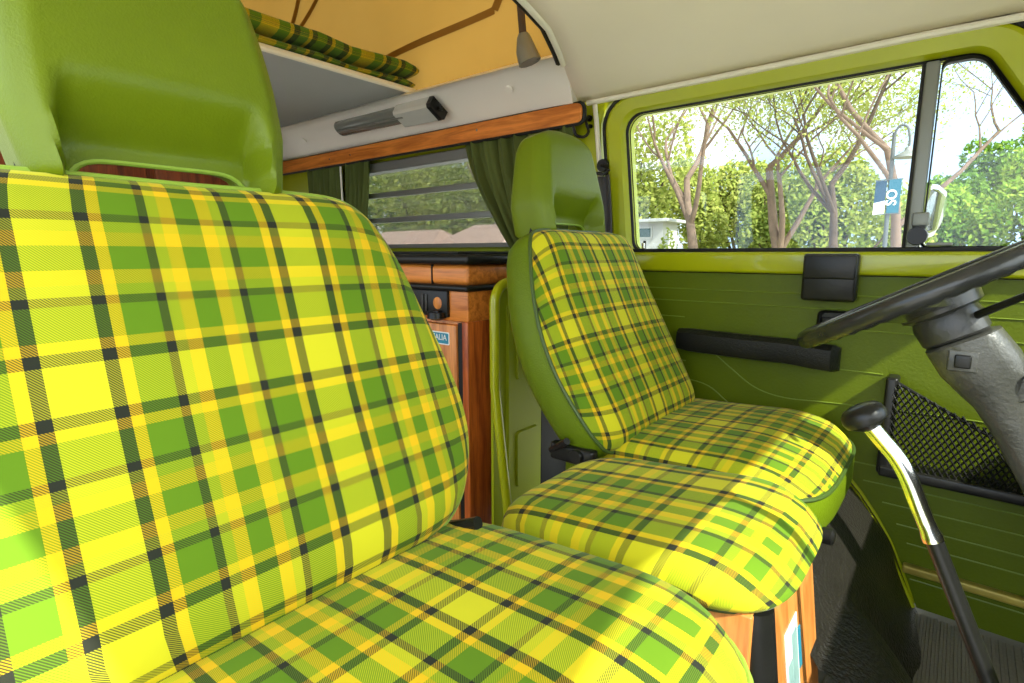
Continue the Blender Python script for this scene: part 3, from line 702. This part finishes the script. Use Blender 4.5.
shl = [(0, -.028), (-.004, -.045), (-.004, -.085), (.004, -.10), (.03, -.105)]
cushion(s1, .22, -.335, .950, .62, .50, cov, shl, 'plaid', 'vinyl_side', 'piping', ('plaid_cover', 'seat_cushion', 'piping'), n=4.2, rise=.042, uvo=(.21, .03))
cushion(s2, 1.120, -.385, .945, .47, .51, cov, shl, 'plaid_d', 'vinyl_side', 'darkpiping', ('plaid_cover', 'seat_cushion', 'piping'), n=4.5, rise=.03, uvo=(1.1, .0))
mid = thing('middle_cushion', (-.33, .70, .93), 'plaid jump cushion between the two front seats on the wooden box', 'seat cushion')
covm = [(.02, -.044), (.006, -.038), (0, -.028), (.003, -.014), (.010, .0), (.024, .010), (.045, .016)]
shlm = [(.02, -.044), (.05, -.046)]
cushion(mid, .735, -.325, .930, .345, .43, covm, shlm, 'plaid_m', 'rubber', 'darkpiping', ('plaid_cover', 'underside', 'piping'), n=4.2, rise=.047, crown=.004, uvo=(.7, 0))
# hinge brackets and slide lever
b = MB(); b.box((-.60, .842, .925), (-.50, .865, .960), .006); b.disc((-.535, .842, .945), (0, -1, 0), .014, .008, 16); b.tube([(-.60, .85, .94), (-.55, .83, .975)], .007)
b.build('recline_bracket', 'black', s2)
b = MB(); b.box((-.545, .45, .925), (-.44, .475, .965), .006); b.tube([(-.53, .465, .95), (-.45, .475, .985)], .009); b.build('recline_bracket', 'black', s1)
b = MB(); b.tube([(-.452, -.04, .966), (-.447, .20, .970), (-.450, .455, .972)], .0075, 8); b.build('zip_seam', 'black', s1)
b = MB(); b.tube([(-.17, .97, .868), (-.135, .97, .868)], .008, 14); o = b.build('slide_lever', 'chrome', s2)
b = MB(); b.tube([(-.150, .97, .869), (-.147, .97, .869), (-.120, .97, .870), (-.116, .97, .870)], [.011, .014, .014, .010], 14); b.build('lever_knob', 'black', o)

# ================================================================= KITCHEN UNIT
kt = thing('kitchen_cabinet', (-1.4, 1.18, .55), 'orange wood kitchen cabinet with black edges behind the driver seat', 'cabinet')
KY, KX = .96, -.94
b = MB(); b.box((-2.2, KY+.012, .55), (KX-.005, 1.385, 1.235), .003); b.build('cabinet_body', 'woodz', kt)
b = MB(); b.box((-2.2, KY+.004, 1.158), (KX, 1.38, 1.238), .004); b.build('upper_rail', 'woodx', kt)
b = MB(); b.box((-2.2, KY+.006, 1.25), (KX-.002, 1.38, 1.302), .012); b.build('counter_front', 'woodx', kt)
b = MB(); b.box((-1.072, KY+.003, 1.25), (-1.069, KY+.01, 1.302)); b.build('panel_gap', 'rubber', kt)
b = MB(); b.box((-2.2, KY-.012, 1.236), (KX+.012, 1.38, 1.252), .007); b.build('lower_edge_trim', 'black', kt)
b = MB(); b.box((-2.2, KY-.018, 1.303), (KX+.02, 1.385, 1.328), .010); o = b.build('countertop', 'black', kt)
b = MB(); b.box((-1.9, KY+.03, 1.327), (-1.0, 1.37, 1.336), .004); b.build('stove_lid', 'black', kt)
d = MB(); d.box((-1.55, KY-.008, .60), (-.972, KY+.012, 1.150), .003); d.build('cabinet_door', 'woodz', kt)
d = MB(); d.box((-.972, KY-.002, .56), (-.955, KY+.014, 1.156), .002); d.build('door_edge', 'rubber', kt)
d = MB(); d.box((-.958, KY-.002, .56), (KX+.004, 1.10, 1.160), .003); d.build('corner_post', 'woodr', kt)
cp = MB(); cp.box((-1.35, KY-.006, 1.168), (-1.005, KY+.006, 1.236), .003); cpo = cp.build('control_panel', 'black', kt)
cp = MB(); cp.box((-1.085, KY-.010, 1.180), (-1.078, KY-.004, 1.224), .001); cp.box((-1.100, KY-.010, 1.180), (-1.093, KY-.004, 1.224), .001); cp.build('panel_slot', 'greyd', cpo)
cp = MB(); cp.disc((-1.040, KY-.004, 1.203), (0, -1, 0), .016, .003, 20); cp.build('socket_cover', 'woodz', cpo)
cp = MB(); cp.disc((-1.150, KY-.004, 1.213), (0, -1, 0), .016, .016, 20); cp.build('dial', 'greyd', cpo)
cp = MB(); cp.tube([(-1.035, KY-.014, 1.160), (-1.035, KY-.014, 1.166), (-1.035, KY-.014, 1.180)], [.013, .026, .024], 14); cp.box((-1.045, KY-.02, 1.172), (-1.025, KY+.01, 1.186), .003); cp.build('tap_knob', 'black', cpo)
sk = MB(); pl = rpoly([(-1.150, 1.097), (-1.150, 1.130), (-.995, 1.130), (-.995, 1.097)], .004); sk.loft([xz(pl, KY-.0095), xz(pl, KY-.0085)], True, True, True)
sko = sk.build('sticker', 'white', kt, smooth=False)
sk = MB(); pl = rpoly([(-1.147, 1.100), (-1.147, 1.127), (-.998, 1.127), (-.998, 1.100)], .003); sk.loft([xz(pl, KY-.0102), xz(pl, KY-.0095)], True, True, True); sk.box((-1.14, KY-.0106, 1.105), (-1.0, KY-.0102, 1.1065), 0, 0); sk.build('sticker_field', 'blue', sko, smooth=False)
def text_mesh(txt, name, size, loc, rot, m, parent, ext=.0003, align='LEFT'):
    cu = bpy.data.curves.new(name, 'FONT'); cu.body = txt; cu.size = size; cu.extrude = ext; cu.align_x = align; cu.offset = size*.012
    to = bpy.data.objects.new('tmp', cu); C.objects.link(to); bpy.context.view_layer.update()
    me = bpy.data.meshes.new_from_object(to.evaluated_get(bpy.context.evaluated_depsgraph_get()))
    bpy.data.objects.remove(to); me.materials.clear(); me.materials.append(M[m])
    me.transform(Matrix.Translation(loc) @ rot)
    o = bpy.data.objects.new(name, me); C.objects.link(o); o.parent = parent; o.matrix_parent_inverse = Matrix.Translation(-world_loc(parent)); return o
text_mesh('WESTFALIA', 'lettering', .021, (-1.003, KY-.0112, 1.109), Matrix.Rotation(pi/2, 4, 'X'), 'white', sko, align='RIGHT')

# green metal partition behind the driver seat
pt_ = thing('metal_partition', (-.90, 1.15, .55), 'lime green metal partition panel with a rolled tubular rim', 'partition')
PX = -.885
po = rpoly([(.995, .60), (.995, 1.262), (1.20, 1.262), (1.20, .60)], [.02, .05, .02, .02])
def yz(poly, x): return [(x, p[0], p[1]) for p in poly]
b = MB(); b.loft([yz(po, PX-.008), yz(po, PX)], True, True, True)
pi_ = rpoly([(1.045, .64), (1.045, 1.215), (1.19, 1.215), (1.19, .64)], .03)
b.loft([yz(pi_, PX), yz(lerp_poly(pi_, [(1.11, .92)]*len(pi_), .04), PX+.008)], True, False, True)
pr2 = rpoly([(1.075, 1.00), (1.075, 1.10), (1.17, 1.10), (1.17, 1.00)], .01); b.loft([yz(pr2, PX+.007), yz(lerp_poly(pr2, [(1.12, 1.05)]*len(pr2), .06), PX+.014)], True, False, True)
pr3 = rpoly([(1.075, .70), (1.075, .86), (1.17, .86), (1.17, .70)], .01); b.loft([yz(pr3, PX+.007), yz(lerp_poly(pr3, [(1.12, .78)]*len(pr3), .06), PX+.014)], True, False, True)
b.build('panel', 'paint_matte', pt_, smooth=False)
b = MB(); b.box((PX-.03, 1.20, .58), (PX, 1.38, 1.255), .004); b.build('dark_gap_panel', 'rubber', pt_)  # added black box standing in for the dark gap beside the panel
b = MB(); rim = rpoly([(.995, .58), (.995, 1.255), (1.41, 1.275), (1.41, .58)], [.005, .05, .005, .005], 8); rim = rim[9:18]
path = [(PX+.03, .985+.04, .60)] + [(PX+.012, .988, 1.0)] + [(PX+.008, p[0]-.002, p[1]) for p in rim] + [(PX+.008, 1.40, 1.275)]
b.tube(path, .013, 12); b.build('tubular_rim', 'paint', pt_)
b = MB(); b.disc((PX+.004, 1.08, 1.19), (1, 0, 0), .006, .006, 12); b.build('plug', 'rubber', pt_)

# ================================================================= STEERING
TH = radians(29.5); WC = Vector((-.037, 1.085, 1.274)); WN = Vector((-sin(TH), 0, cos(TH))); E1 = Vector((cos(TH), 0, sin(TH))); E2 = Vector((0, 1, 0))
stw = thing('steering_wheel', WC, 'worn dark grey steering wheel seen almost edge-on', 'steering wheel')
b = MB(); RW = .19
pts = []; nn = 120
vs = []
for i in range(nn):
    t = 2*pi*i/nn; rad = (E1*cos(t)+E2*sin(t))
    for k in range(12):
        q = 2*pi*k/12; grip = .0012*sin(t*44) if (pi < q < 2*pi) else 0
        vs.append(WC + rad*(RW+(.0135+grip)*cos(q)) + WN*((.0150+grip)*sin(q)))
b.add(vs, [(i*12+k, i*12+(k+1) % 12, ((i+1) % nn)*12+(k+1) % 12, ((i+1) % nn)*12+k) for i in range(nn) for k in range(12)])
b.build('rim', 'wheel', stw, sharp=80)
for sg in (-1, 1):
    b = MB(); rings = []
    for t, wd, h in ((.03, .05, -.028), (.08, .042, -.022), (.13, .036, -.012), (.185, .034, 0)):
        c = WC + (E2*sg*.97 + E1*-.24)*t + WN*h; rings.append([c+E1*-wd/1.4+WN*-.007, c+E1*wd/1.4+WN*-.007, c+E1*wd/1.4+WN*.007, c-E1*wd/1.4+WN*.007])
    b.loft(rings, True, True, True); b.build('spoke', 'wheel', stw, sharp=20)
b = MB(); b.disc(WC-WN*.05, WN, .055, .05, 28, prof=[(.035, 0), (.055, .012), (.058, .035), (.045, .046)]); b.build('horn_pad', 'greyd', stw)
col = thing('steering_column', WC-WN*.3, 'worn grey steering column shroud below the wheel', 'steering column')
def secring(d, ra, rb, shift=0, n=20, e=.7):
    c = WC - WN*d + E1*shift
    return [c + E1*ra*math.copysign(abs(cos(2*pi*k/n))**e, cos(2*pi*k/n)) + E2*rb*math.copysign(abs(sin(2*pi*k/n))**e, sin(2*pi*k/n)) for k in range(n)]
b = MB(); b.loft([secring(.030, .020, .02), secring(.034, .042, .042), secring(.055, .047, .048), secring(.080, .046, .046), secring(.084, .043, .042)], True, True, True); b.build('switch_collar', 'greyd', col)
b = MB(); b.loft([secring(.086, .042, .042), secring(.090, .050, .048, .004), secring(.13, .052, .048, .008), secring(.165, .046, .042, .012), secring(.19, .036, .036, .010), secring(.23, .031, .032, .008), secring(.32, .030, .031, .006), secring(.45, .030, .03), secring(.62, .030, .03)], True, True, True)
b.build('shroud', 'greyp', col, sharp=40)
b = MB(); c = WC-WN*.115-E2*.047+E1*-.006; b.box(c-Vector((.010, .005, .010)), c+Vector((.010, .004, .010)), .002); b.build('ignition_slot', 'black', col)
b = MB(); c = WC-WN*.115-E2*.045+E1*-.006; b.box(c-Vector((.018, .003, .016)), c+Vector((.018, .002, .016)), .002); b.build('slot_plate', 'greyp', col)
b = MB(); b.loft([secring(.16, .06, .030, .055), secring(.165, .066, .036, .057), secring(.195, .066, .036, .06), secring(.20, .06, .03, .06)], True, True, True); b.build('ignition_housing', 'greyp', col, sharp=40)
b = MB(); c = WC-WN*.17+E1*.055-E2*.036; b.disc(c, -E2, .010, .006, 16); b.build('ignition_lock', 'black', col)
b = MB(); b.tube([secring(.0, 0, 0)[0]*0 + WC-WN*.06+E1*.03-E2*.03, WC-WN*.052+E1*.09-E2*.09, WC-WN*.05+E1*.14-E2*.12], [.006, .005, .007]); b.build('wiper_stalk', 'black', col)

# gear lever
gl_ = thing('gear_lever', (.19, .70, .55), 'bent chrome and black gear lever with a round black knob', 'gear lever')
b = MB(); b.tube([(.005, .70, 1.03), (.066, .70, .889), (.13, .70, .735), (.20, .70, .552)], [.0085, .0085, .009, .010], 14); b.build('shaft', 'black', gl_)
b = MB(); b.tube(catmull([(-.066, .70, 1.146), (-.050, .70, 1.128), (-.034, .70, 1.110), (-.022, .70, 1.090), (-.010, .70, 1.062), (.006, .70, 1.027)], 5, False), [.009]*24+[.0105, .0105], 14); b.build('chrome_sleeve', 'chrome', gl_)
b = MB(); ax = Vector((-.55, -.05, .83)).normalized(); b.disc(Vector((-.060, .70, 1.138)), ax, .02, .03, 28, prof=[(.009, 0), (.014, .003), (.0215, .008), (.0235, .014), (.022, .021), (.018, .0255), (.010, .028)]); b.build('knob', 'black', gl_)
b = MB(); b.disc((.20, .70, .548), (0, 0, 1), .06, .05, 24, prof=[(.07, 0), (.06, .012), (.035, .03), (.02, .05)]); b.build('rubber_boot', 'rubber', gl_)

# ================================================================= CAB FRONT AND OTHER SIDES (outside the frame)
b = MB()
ws_o = [(.60, -.14, 1.20), (.60, 1.42, 1.20), (.45, 1.36, 1.74), (.45, -.08, 1.74)]; ws_i = [(.592, -.07, 1.235), (.592, 1.35, 1.235), (.462, 1.30, 1.70), (.462, -.02, 1.70)]
b.loft([ws_o, ws_i]); b.loft([[(x+.03, y, z) for x, y, z in ws_o], [(x+.03, y, z) for x, y, z in ws_i]]); b.loft([ws_i, [(x+.03, y, z) for x, y, z in ws_i]])
b.box((.44, -.14, 1.73), (.52, 1.42, 1.79)); b.box((.60, -.14, .50), (.63, 1.44, 1.22)); structure(b.build('wall_front', 'paint', smooth=False))
b = MB(); b.loft([[(.607, -.07, 1.235), (.607, 1.35, 1.235), (.477, 1.30, 1.70), (.477, -.02, 1.70)], [(.61, -.07, 1.235), (.61, 1.35, 1.235), (.48, 1.30, 1.70), (.48, -.02, 1.70)]], True, True, True); structure(b.build('window_3', 'glass', smooth=False))
b = MB(); b.box((.34, -.10, 1.02), (.598, 1.38, 1.20), .03); tag(b.build('dashboard', 'black'), 'black padded dashboard under the windscreen', 'dashboard')
b = MB(); 
rc = rpoly([(-2.80, .45), (-2.80, 1.80), (-.95, 1.80), (-.95, .45)], .001); rh = rpoly([(-2.2, 1.05), (-2.2, 1.66), (-1.1, 1.66), (-1.1, 1.05)], .03)
b.loft([xz(rh, -.14), xz(rh, -.12), xz(rc, -.12), xz(rc, -.16)]); b.box((-.96, -.16, 1.74), (.45, -.12, 1.80)); structure(b.build('wall_right', 'paint', smooth=False))
b = MB(); b.box((-2.84, -.16, .45), (-2.80, 1.47, 1.25)); b.box((-2.84, -.16, 1.65), (-2.80, 1.47, 1.95)); b.box((-2.84, -.16, 1.2), (-2.80, .1, 1.7)); b.box((-2.84, 1.2, 1.2), (-2.80, 1.47, 1.7)); structure(b.build('wall_rear', 'paint', smooth=False))
# rear wardrobe seen through the near headrest slot
wd = thing('rear_wardrobe', (-2.5, .72, .55), 'dark red-brown wooden wardrobe at the back, glimpsed under the near headrest', 'wardrobe')
b = MB(); b.box((-2.78, .10, .55), (-2.30, 1.04, 1.83), .004); b.build('carcass', 'wooddark', wd)
for y0 in (.11, .42, .74):
    b = MB(); b.box((-2.302, y0, .62), (-2.286, y0+.29, 1.80), .003); o = b.build('wardrobe_door', 'wooddark', wd)
    k = MB(); k.disc((-2.286, y0+.25, 1.25), (1, 0, 0), .012, .012, 12); k.build('knob', 'black', o)
# driver side door mirror outside
mi = thing('door_mirror', (-.06, 1.56, 1.36), 'chrome door mirror on a curved arm outside the quarter window', 'mirror')
b = MB(); b.tube(catmull([(.02, 1.46, 1.30), (.0, 1.54, 1.32), (-.075, 1.60, 1.345), (-.085, 1.61, 1.39)], 5, False), .006, 8); b.build('arm', 'chrome', mi)
b = MB(); mo = rpoly([(-.028, -.075), (-.028, .075), (.028, .075), (.028, -.075)], .024)
rot = Matrix.Rotation(radians(12), 3, 'Z') @ Matrix.Rotation(radians(8), 3, 'Y')
def mm(p, d): v = rot @ Vector((d, p[0]*1.25, p[1]*.85)); return (v.x-.085, v.y+1.615, v.z+1.425)
b.loft([[mm((p[0]*k, p[1]*k), d) for p in mo] for k, d in ((1, 0), (1, .012), (.8, .03), (.4, .038))], True, True, True); b.build('shell', 'mirror', mi)
b = MB(); b.loft([[mm((p[0]*.93, p[1]*.95), -.002) for p in mo], [mm((p[0]*.93, p[1]*.95), 0.001) for p in mo]], True, True, True); b.build('mirror_glass', 'mirror', mi)

# ================================================================= OUTSIDE
b = MB(); b.grid(lambda u, v: (-90+180*u, -60+140*v, 0), 4, 4); gr = b.build('ground', 'asphalt', smooth=False); structure(gr); gr.name = 'floor_outside'
b = MB(); b.box((-80, 14, .0), (60, 60, .06)); o = b.build('lawn', 'grass', smooth=False); structure(o); o.name = 'trim_8'
b = MB(); b.box((-60, 25.2, 0), (40, 25.4, 1.55), .02); tag(b.build('low_wall', 'wallw'), 'long low pale wall behind the trees at sill height', 'wall')
def tree(name, base, H, lean, seed, bark, leafm, nleaf, leafsz, label, cat='tree', group='trees outside the windows', spread=.55, r0=.10, depth=5, clusters=None, split=.3, cl=.5, droop=0):
    rnd = random.Random(seed); base = Vector(base); T = MB(); tips = []
    def grow(p, d, L, r, lev):
        pts = [p]; rr = [r]; q = p.copy(); dd = d.copy(); n = 5
        for i in range(n):
            dd = (dd + Vector((rnd.uniform(-1, 1), rnd.uniform(-1, 1), rnd.uniform(-.3, .6)))*.16).normalized(); q = q+dd*L/n
            pts.append(q.copy()); rr.append(r*(1-.5*(i+1)/n))
            if lev >= 2: tips.append((q.copy(), lev))
        T.tube(pts, rr, 8 if lev < 2 else 5)
        if lev < depth:
            for k in range(3 if lev else 4):
                t = rnd.uniform(.45, 1.0) if k else 1; i = min(n, max(1, round(t*n))); a = rnd.uniform(0, 2*pi)
                nd = (dd*.75 + Vector((cos(a), sin(a), rnd.uniform(-.1, .7)))*spread*1.3).normalized()
                grow(pts[i], nd, L*rnd.uniform(.55, .8), rr[i]*(.65 if k else .95), lev+1)
    root = thing(name, base, label, cat, group)
    grow(base - Vector((0, 0, .1)), Vector(lean).normalized(), H*split, r0, 0)
    T.build('trunk', bark, root, sharp=80)
    F_ = MB(); vs = []; fs = []
    for i in range(int(nleaf*4.2)):
        c, lev = rnd.choice(tips); c = c + Vector((rnd.gauss(0, 1), rnd.gauss(0, 1), rnd.gauss(0, 1)))*cl*.5 - Vector((0, 0, droop*rnd.random()))
        if c.z < .3: continue
        s = leafsz*.68*rnd.uniform(.5, 1.2); a = Vector((rnd.gauss(0, 1), rnd.gauss(0, 1), rnd.gauss(0, 1))).normalized(); bb_ = a.orthogonal().normalized()
        k = len(vs); vs += [c+a*s, c+bb_*s*.6, c-a*s, c-bb_*s*.6]; fs.append((k, k+1, k+2, k+3))
    F_.add(vs, fs); f = F_.build('foliage', leafm, root, smooth=False); f['kind'] = 'stuff'
    return root
def bush(name, base, size, seed, leafm, nleaf, leafsz, label, group, cat='tree', trunk=True):
    rnd = random.Random(seed); root = thing(name, base, label, cat, group); base = Vector(base)
    T = MB()
    blobs = []
    for k in range(9):
        a = rnd.uniform(0, 2*pi); c = Vector((cos(a)*size[0]*rnd.uniform(.1, .6), sin(a)*size[1]*rnd.uniform(.1, .6), size[2]*rnd.uniform(.35, .85))); blobs.append((c, rnd.uniform(.3, .5)))
        T.tube([base, base+c*.5+Vector((0, 0, .1)), base+c], [.09, .06, .02], 6)
    T.build('trunk', 'barkd', root)
    vs = []; fs = []
    for i in range(nleaf):
        c, r = rnd.choice(blobs); d = Vector((rnd.gauss(0, 1), rnd.gauss(0, 1), rnd.gauss(0, 1))).normalized()*(r*rnd.uniform(.75, 1.05))
        p = base + c + Vector((d.x*size[0], d.y*size[1], d.z*size[2]*.7))
        if p.z < .08: continue
        s = leafsz*rnd.uniform(.5, 1.2); a = Vector((rnd.gauss(0, 1), rnd.gauss(0, 1), rnd.gauss(0, 1))).normalized(); bb_ = a.orthogonal().normalized()
        k = len(vs); vs += [p+a*s, p+bb_*s*.6, p-a*s, p-bb_*s*.6]; fs.append((k, k+1, k+2, k+3))
    F_ = MB(); F_.add(vs, fs); f = F_.build('foliage', leafm, root, smooth=False); f['kind'] = 'stuff'
    return root
G = 'trees outside the windows'
tree('sycamore_tree', (-6.1, 16, 0), 8.5, (-.03, 0, 1), 3, 'bark', 'leaf_y', 1300, .07, 'pale bare-branched sycamore rising near the left of the door window', r0=.19, spread=.5, split=.45, cl=.5)
tree('sycamore_tree', (-1.85, 12, 0), 6.5, (-.02, 0, 1), 11, 'barkd', 'leaf_y', 3800, .055, 'leafy sycamore with dark twisting trunk in the middle of the door window', r0=.11, spread=.62, split=.42, cl=.6)
tree('sycamore_tree', (-.80, 10.6, 0), 6.2, (-.10, 0, 1), 23, 'bark', 'leaf_y', 2600, .045, 'tall sycamore with tan trunk just behind the banner pole', r0=.10, spread=.55, split=.5, cl=.55)
tree('sycamore_tree', (-3.4, 15, 0), 8.5, (0, 0, 1), 31, 'bark', 'leaf_y', 3600, .065, 'light yellow-green tree between the pale trunk and the dark trunk', r0=.16, spread=.6, split=.42, cl=.7)
tree('sycamore_tree', (.75, 12, 0), 5.6, (.16, 0, 1), 41, 'bark', 'leaf_g', 1500, .06, 'slanting bare-branched tree seen through the quarter window', r0=.08, spread=.5, split=.55, cl=.5)
bush('broadleaf_tree', (-9.6, 19, 0), (2.2, 1.8, 5.6), 5, 'leaf_y', 6500, .10, 'bushy yellow-green tree at the far left of the door window', G)
bush('broadleaf_tree', (-8.2, 22, 0), (2.6, 2, 4.8), 6, 'leaf_y', 6000, .10, 'rounded yellowish tree behind the pale trunk', G)
bush('broadleaf_tree', (-5.0, 20, 0), (2.1, 1.8, 4.7), 7, 'leaf_g', 6500, .09, 'mid green rounded tree right of the pale trunk', G)
bush('broadleaf_tree', (-2.9, 19, 0), (2.1, 1.8, 4.3), 8, 'leaf_g', 6000, .09, 'low green tree behind the dark twisting trunk', G)
bush('broadleaf_tree', (-6.7, 22.6, 0), (2.4, 1.9, 5.0), 9, 'leaf_y', 7500, .10, 'yellow-green tree filling the gap between the two leftmost trunks', G)
bush('broadleaf_tree', (-1.6, 21, 0), (1.6, 1.6, 3.0), 10, 'leaf_g', 3800, .09, 'low green tree behind the banner pole', G)
bush('shrub', (-7.0, 15.6, 0), (.45, .45, 1.75), 12, 'leaf_g', 1200, .06, 'small dark shrub at the right corner of the white building', 'shrubs outside', 'shrub')
# hillside covered in trees, at the right
b = MB(); b.grid(lambda u, v: (-6+34*u, 27+30*v, max(0, 6.6*min(1, v*2.5)*(1-.15*v)*min(1, max(0, (u-.10)*2.4))) + .4*sin(u*19)*v), 30, 20)
o = b.build('hillside', 'hill'); structure(o); o.name = 'floor_hillside'
k_ = 0
HL = ['bright green tree low on the hillside, left end', 'dense green tree on the lower hillside, second from the left', 'bushy tree low on the hillside behind the mirror', 'leafy tree on the mid hillside behind the slanting tree', 'wide green tree in the middle of the hillside', 'bright tree on the hillside beyond the window post corner',
      'tall green tree high on the hillside, left', 'high hillside tree with rounded crown', 'green tree near the hillside top, right', 'topmost green tree on the hillside']
for (hx, hy, hz_) in ((-1.6, 27, 0), (.2, 27.4, .1), (2.0, 27, .2), (-.3, 29.5, 1.0), (1.9, 30, 1.8), (3.8, 29, 1.5), (.6, 33, 3.1), (2.6, 34, 4.4), (4.6, 33, 4.8), (6.2, 31, 3.6)):
    bush('hillside_tree', (hx, hy, hz_), (1.7, 1.6, 3.4), 50+k_, 'leaf_b' if k_ % 3 else 'leaf_d', 3400, .12, HL[k_], 'trees on the hillside'); k_ += 1
# trees beyond the louvred window
for i, (bx, by, lm, lb_, sz) in enumerate(((-14.5, 12.5, 'leaf_y', 'large green tree outside the louvred window, left', (2.6, 2, 4.4)), (-11.3, 12, 'leaf_g', 'bushy green tree outside the louvred window, centre', (2.0, 2, 3.7)), (-16.5, 14, 'leaf_g', 'rounded green tree far left outside the louvred window', (3, 2.5, 6.0)), (-19, 14, 'leaf_d', 'dark tree outside behind the left curtains', (3, 2.5, 5.5)))):
    bush('broadleaf_tree', (bx, by, 0), sz, 80+i, lm, 6500, .085, lb_, G)
tree('sycamore_tree', (-9.2, 10.9, 0), 6.5, (.02, 0, 1), 91, 'bark', 'leaf_y', 2400, .06, 'pale trunk tree outside the right side of the louvred window', r0=.10, spread=.5, split=.5)
def house(name, x0, x1, y0, y1, h, rh, wallm, roofm, label, wins, pitched=True, door_=None):
    r = thing(name, ((x0+x1)/2, (y0+y1)/2, 0), label, 'building')
    b = MB(); b.box((x0, y0, 0), (x1, y1, h)); b.build('walls', wallm, r, smooth=False)
    b = MB()
    if pitched:
        e = .4; b.add([(x0-e, y0-e, h-.05), (x1+e, y0-e, h-.05), (x1+e, y1+e, h-.05), (x0-e, y1+e, h-.05), (x0+.3, (y0+y1)/2, h+rh), (x1-.3, (y0+y1)/2, h+rh)], [(0, 1, 5, 4), (2, 3, 4, 5), (1, 2, 5), (3, 0, 4), (0, 3, 2, 1)])
    else: b.box((x0-.15, y0-.3, h), (x1+.25, y1+.2, h+rh), .02)
    b.build('roof', roofm, r, smooth=False)
    for (a, c, z0, z1) in wins:
        f = MB(); f.box((a-.06, y0-.04, z0-.06), (c+.06, y0+.02, z1+.06)); fo = f.build('window', 'wallw', r, smooth=False)
        f = MB(); f.box((a, y0-.05, z0), (c, y0-.02, z1)); f.build('pane', 'darkwin', fo, smooth=False)
    return r
house('flat_roofed_house', -9.6, -7.35, 16.3, 17.4, 2.30, .10, 'wallw', 'wallw', 'white flat-roofed building at the lower left of the door window', [(-8.45, -7.75, 1.85, 2.12), (-8.6, -7.9, 1.0, 1.5)], False)
house('tiled_roof_house', -13.2, -10.3, 9.2, 10.6, 1.45, .5, 'wallw', 'roofred', 'low house with pinkish tiled roof seen through the left of the louvred window', [(-12.4, -11.6, .8, 1.25)])
house('tiled_roof_house', -9.4, -7.2, 9.0, 10.2, 1.5, .5, 'wallw', 'roofred', 'house with reddish roof and dark windows at the right of the louvred window', [(-9.0, -8.6, .8, 1.3), (-8.2, -7.8, .8, 1.3)])
# lamp post with banners
lp = thing('street_lamp', (-.86, 9.2, 0), 'slim street lamp post with curved arm carrying two blue banners', 'street lamp')
b = MB(); b.tube([(-.86, 9.24, 0), (-.87, 9.24, 1.2), (-.90, 9.24, 2.95)], [.05, .03, .024], 10); b.tube(catmull([(-.90, 9.2, 2.9), (-.85, 9.2, 3.02), (-.76, 9.2, 3.0), (-.72, 9.2, 2.85), (-.72, 9.2, 2.72)], 5, False), .014, 8); b.build('post', 'steel', lp)
b = MB(); b.disc((-.72, 9.2, 2.74), (0, 0, -1), .1, .1, 18, prof=[(.03, 0), (.05, .05), (.15, .11), (.16, .14)]); b.build('lamp_shade', 'alug', lp)
for z in (2.33, 1.87): b = MB(); b.tube([(-1.05, 9.2, z), (-.74, 9.2, z)], .008, 6); b.build('banner_rod', 'steel', lp)
b1 = thing('street_banner', (-.98, 9.2, 1.86), 'dark blue and white banner hanging left of the lamp post', 'banner', 'banners on the lamp post')
b = MB(); b.box((-1.05, 9.194, 2.02), (-.92, 9.20, 2.32)); b.build('cloth', 'bannerb', b1, smooth=False)
b = MB(); b.add([(-1.05, 9.193, 2.02), (-.92, 9.193, 2.05), (-.92, 9.193, 1.88), (-1.05, 9.193, 1.86), (-1.05, 9.199, 2.02), (-.92, 9.199, 2.05), (-.92, 9.199, 1.88), (-1.05, 9.199, 1.86)], [(0, 1, 2, 3), (7, 6, 5, 4), (0, 4, 5, 1), (1, 5, 6, 2), (2, 6, 7, 3), (3, 7, 4, 0)]); b.build('white_panel', 'white', b1, smooth=False)
b2 = thing('street_banner', (-.82, 9.2, 1.86), 'teal banner with white curling letters hanging right of the lamp post', 'banner', 'banners on the lamp post')
b = MB(); b.box((-.895, 9.194, 1.88), (-.755, 9.20, 2.33)); b.build('cloth', 'bannert', b2, smooth=False)
text_mesh('SO', 'lettering', .17, (-.795, 9.19, 1.98), Matrix.Rotation(pi/2, 4, 'X') @ Matrix.Rotation(pi/2, 4, 'Z'), 'white', b2, .002)
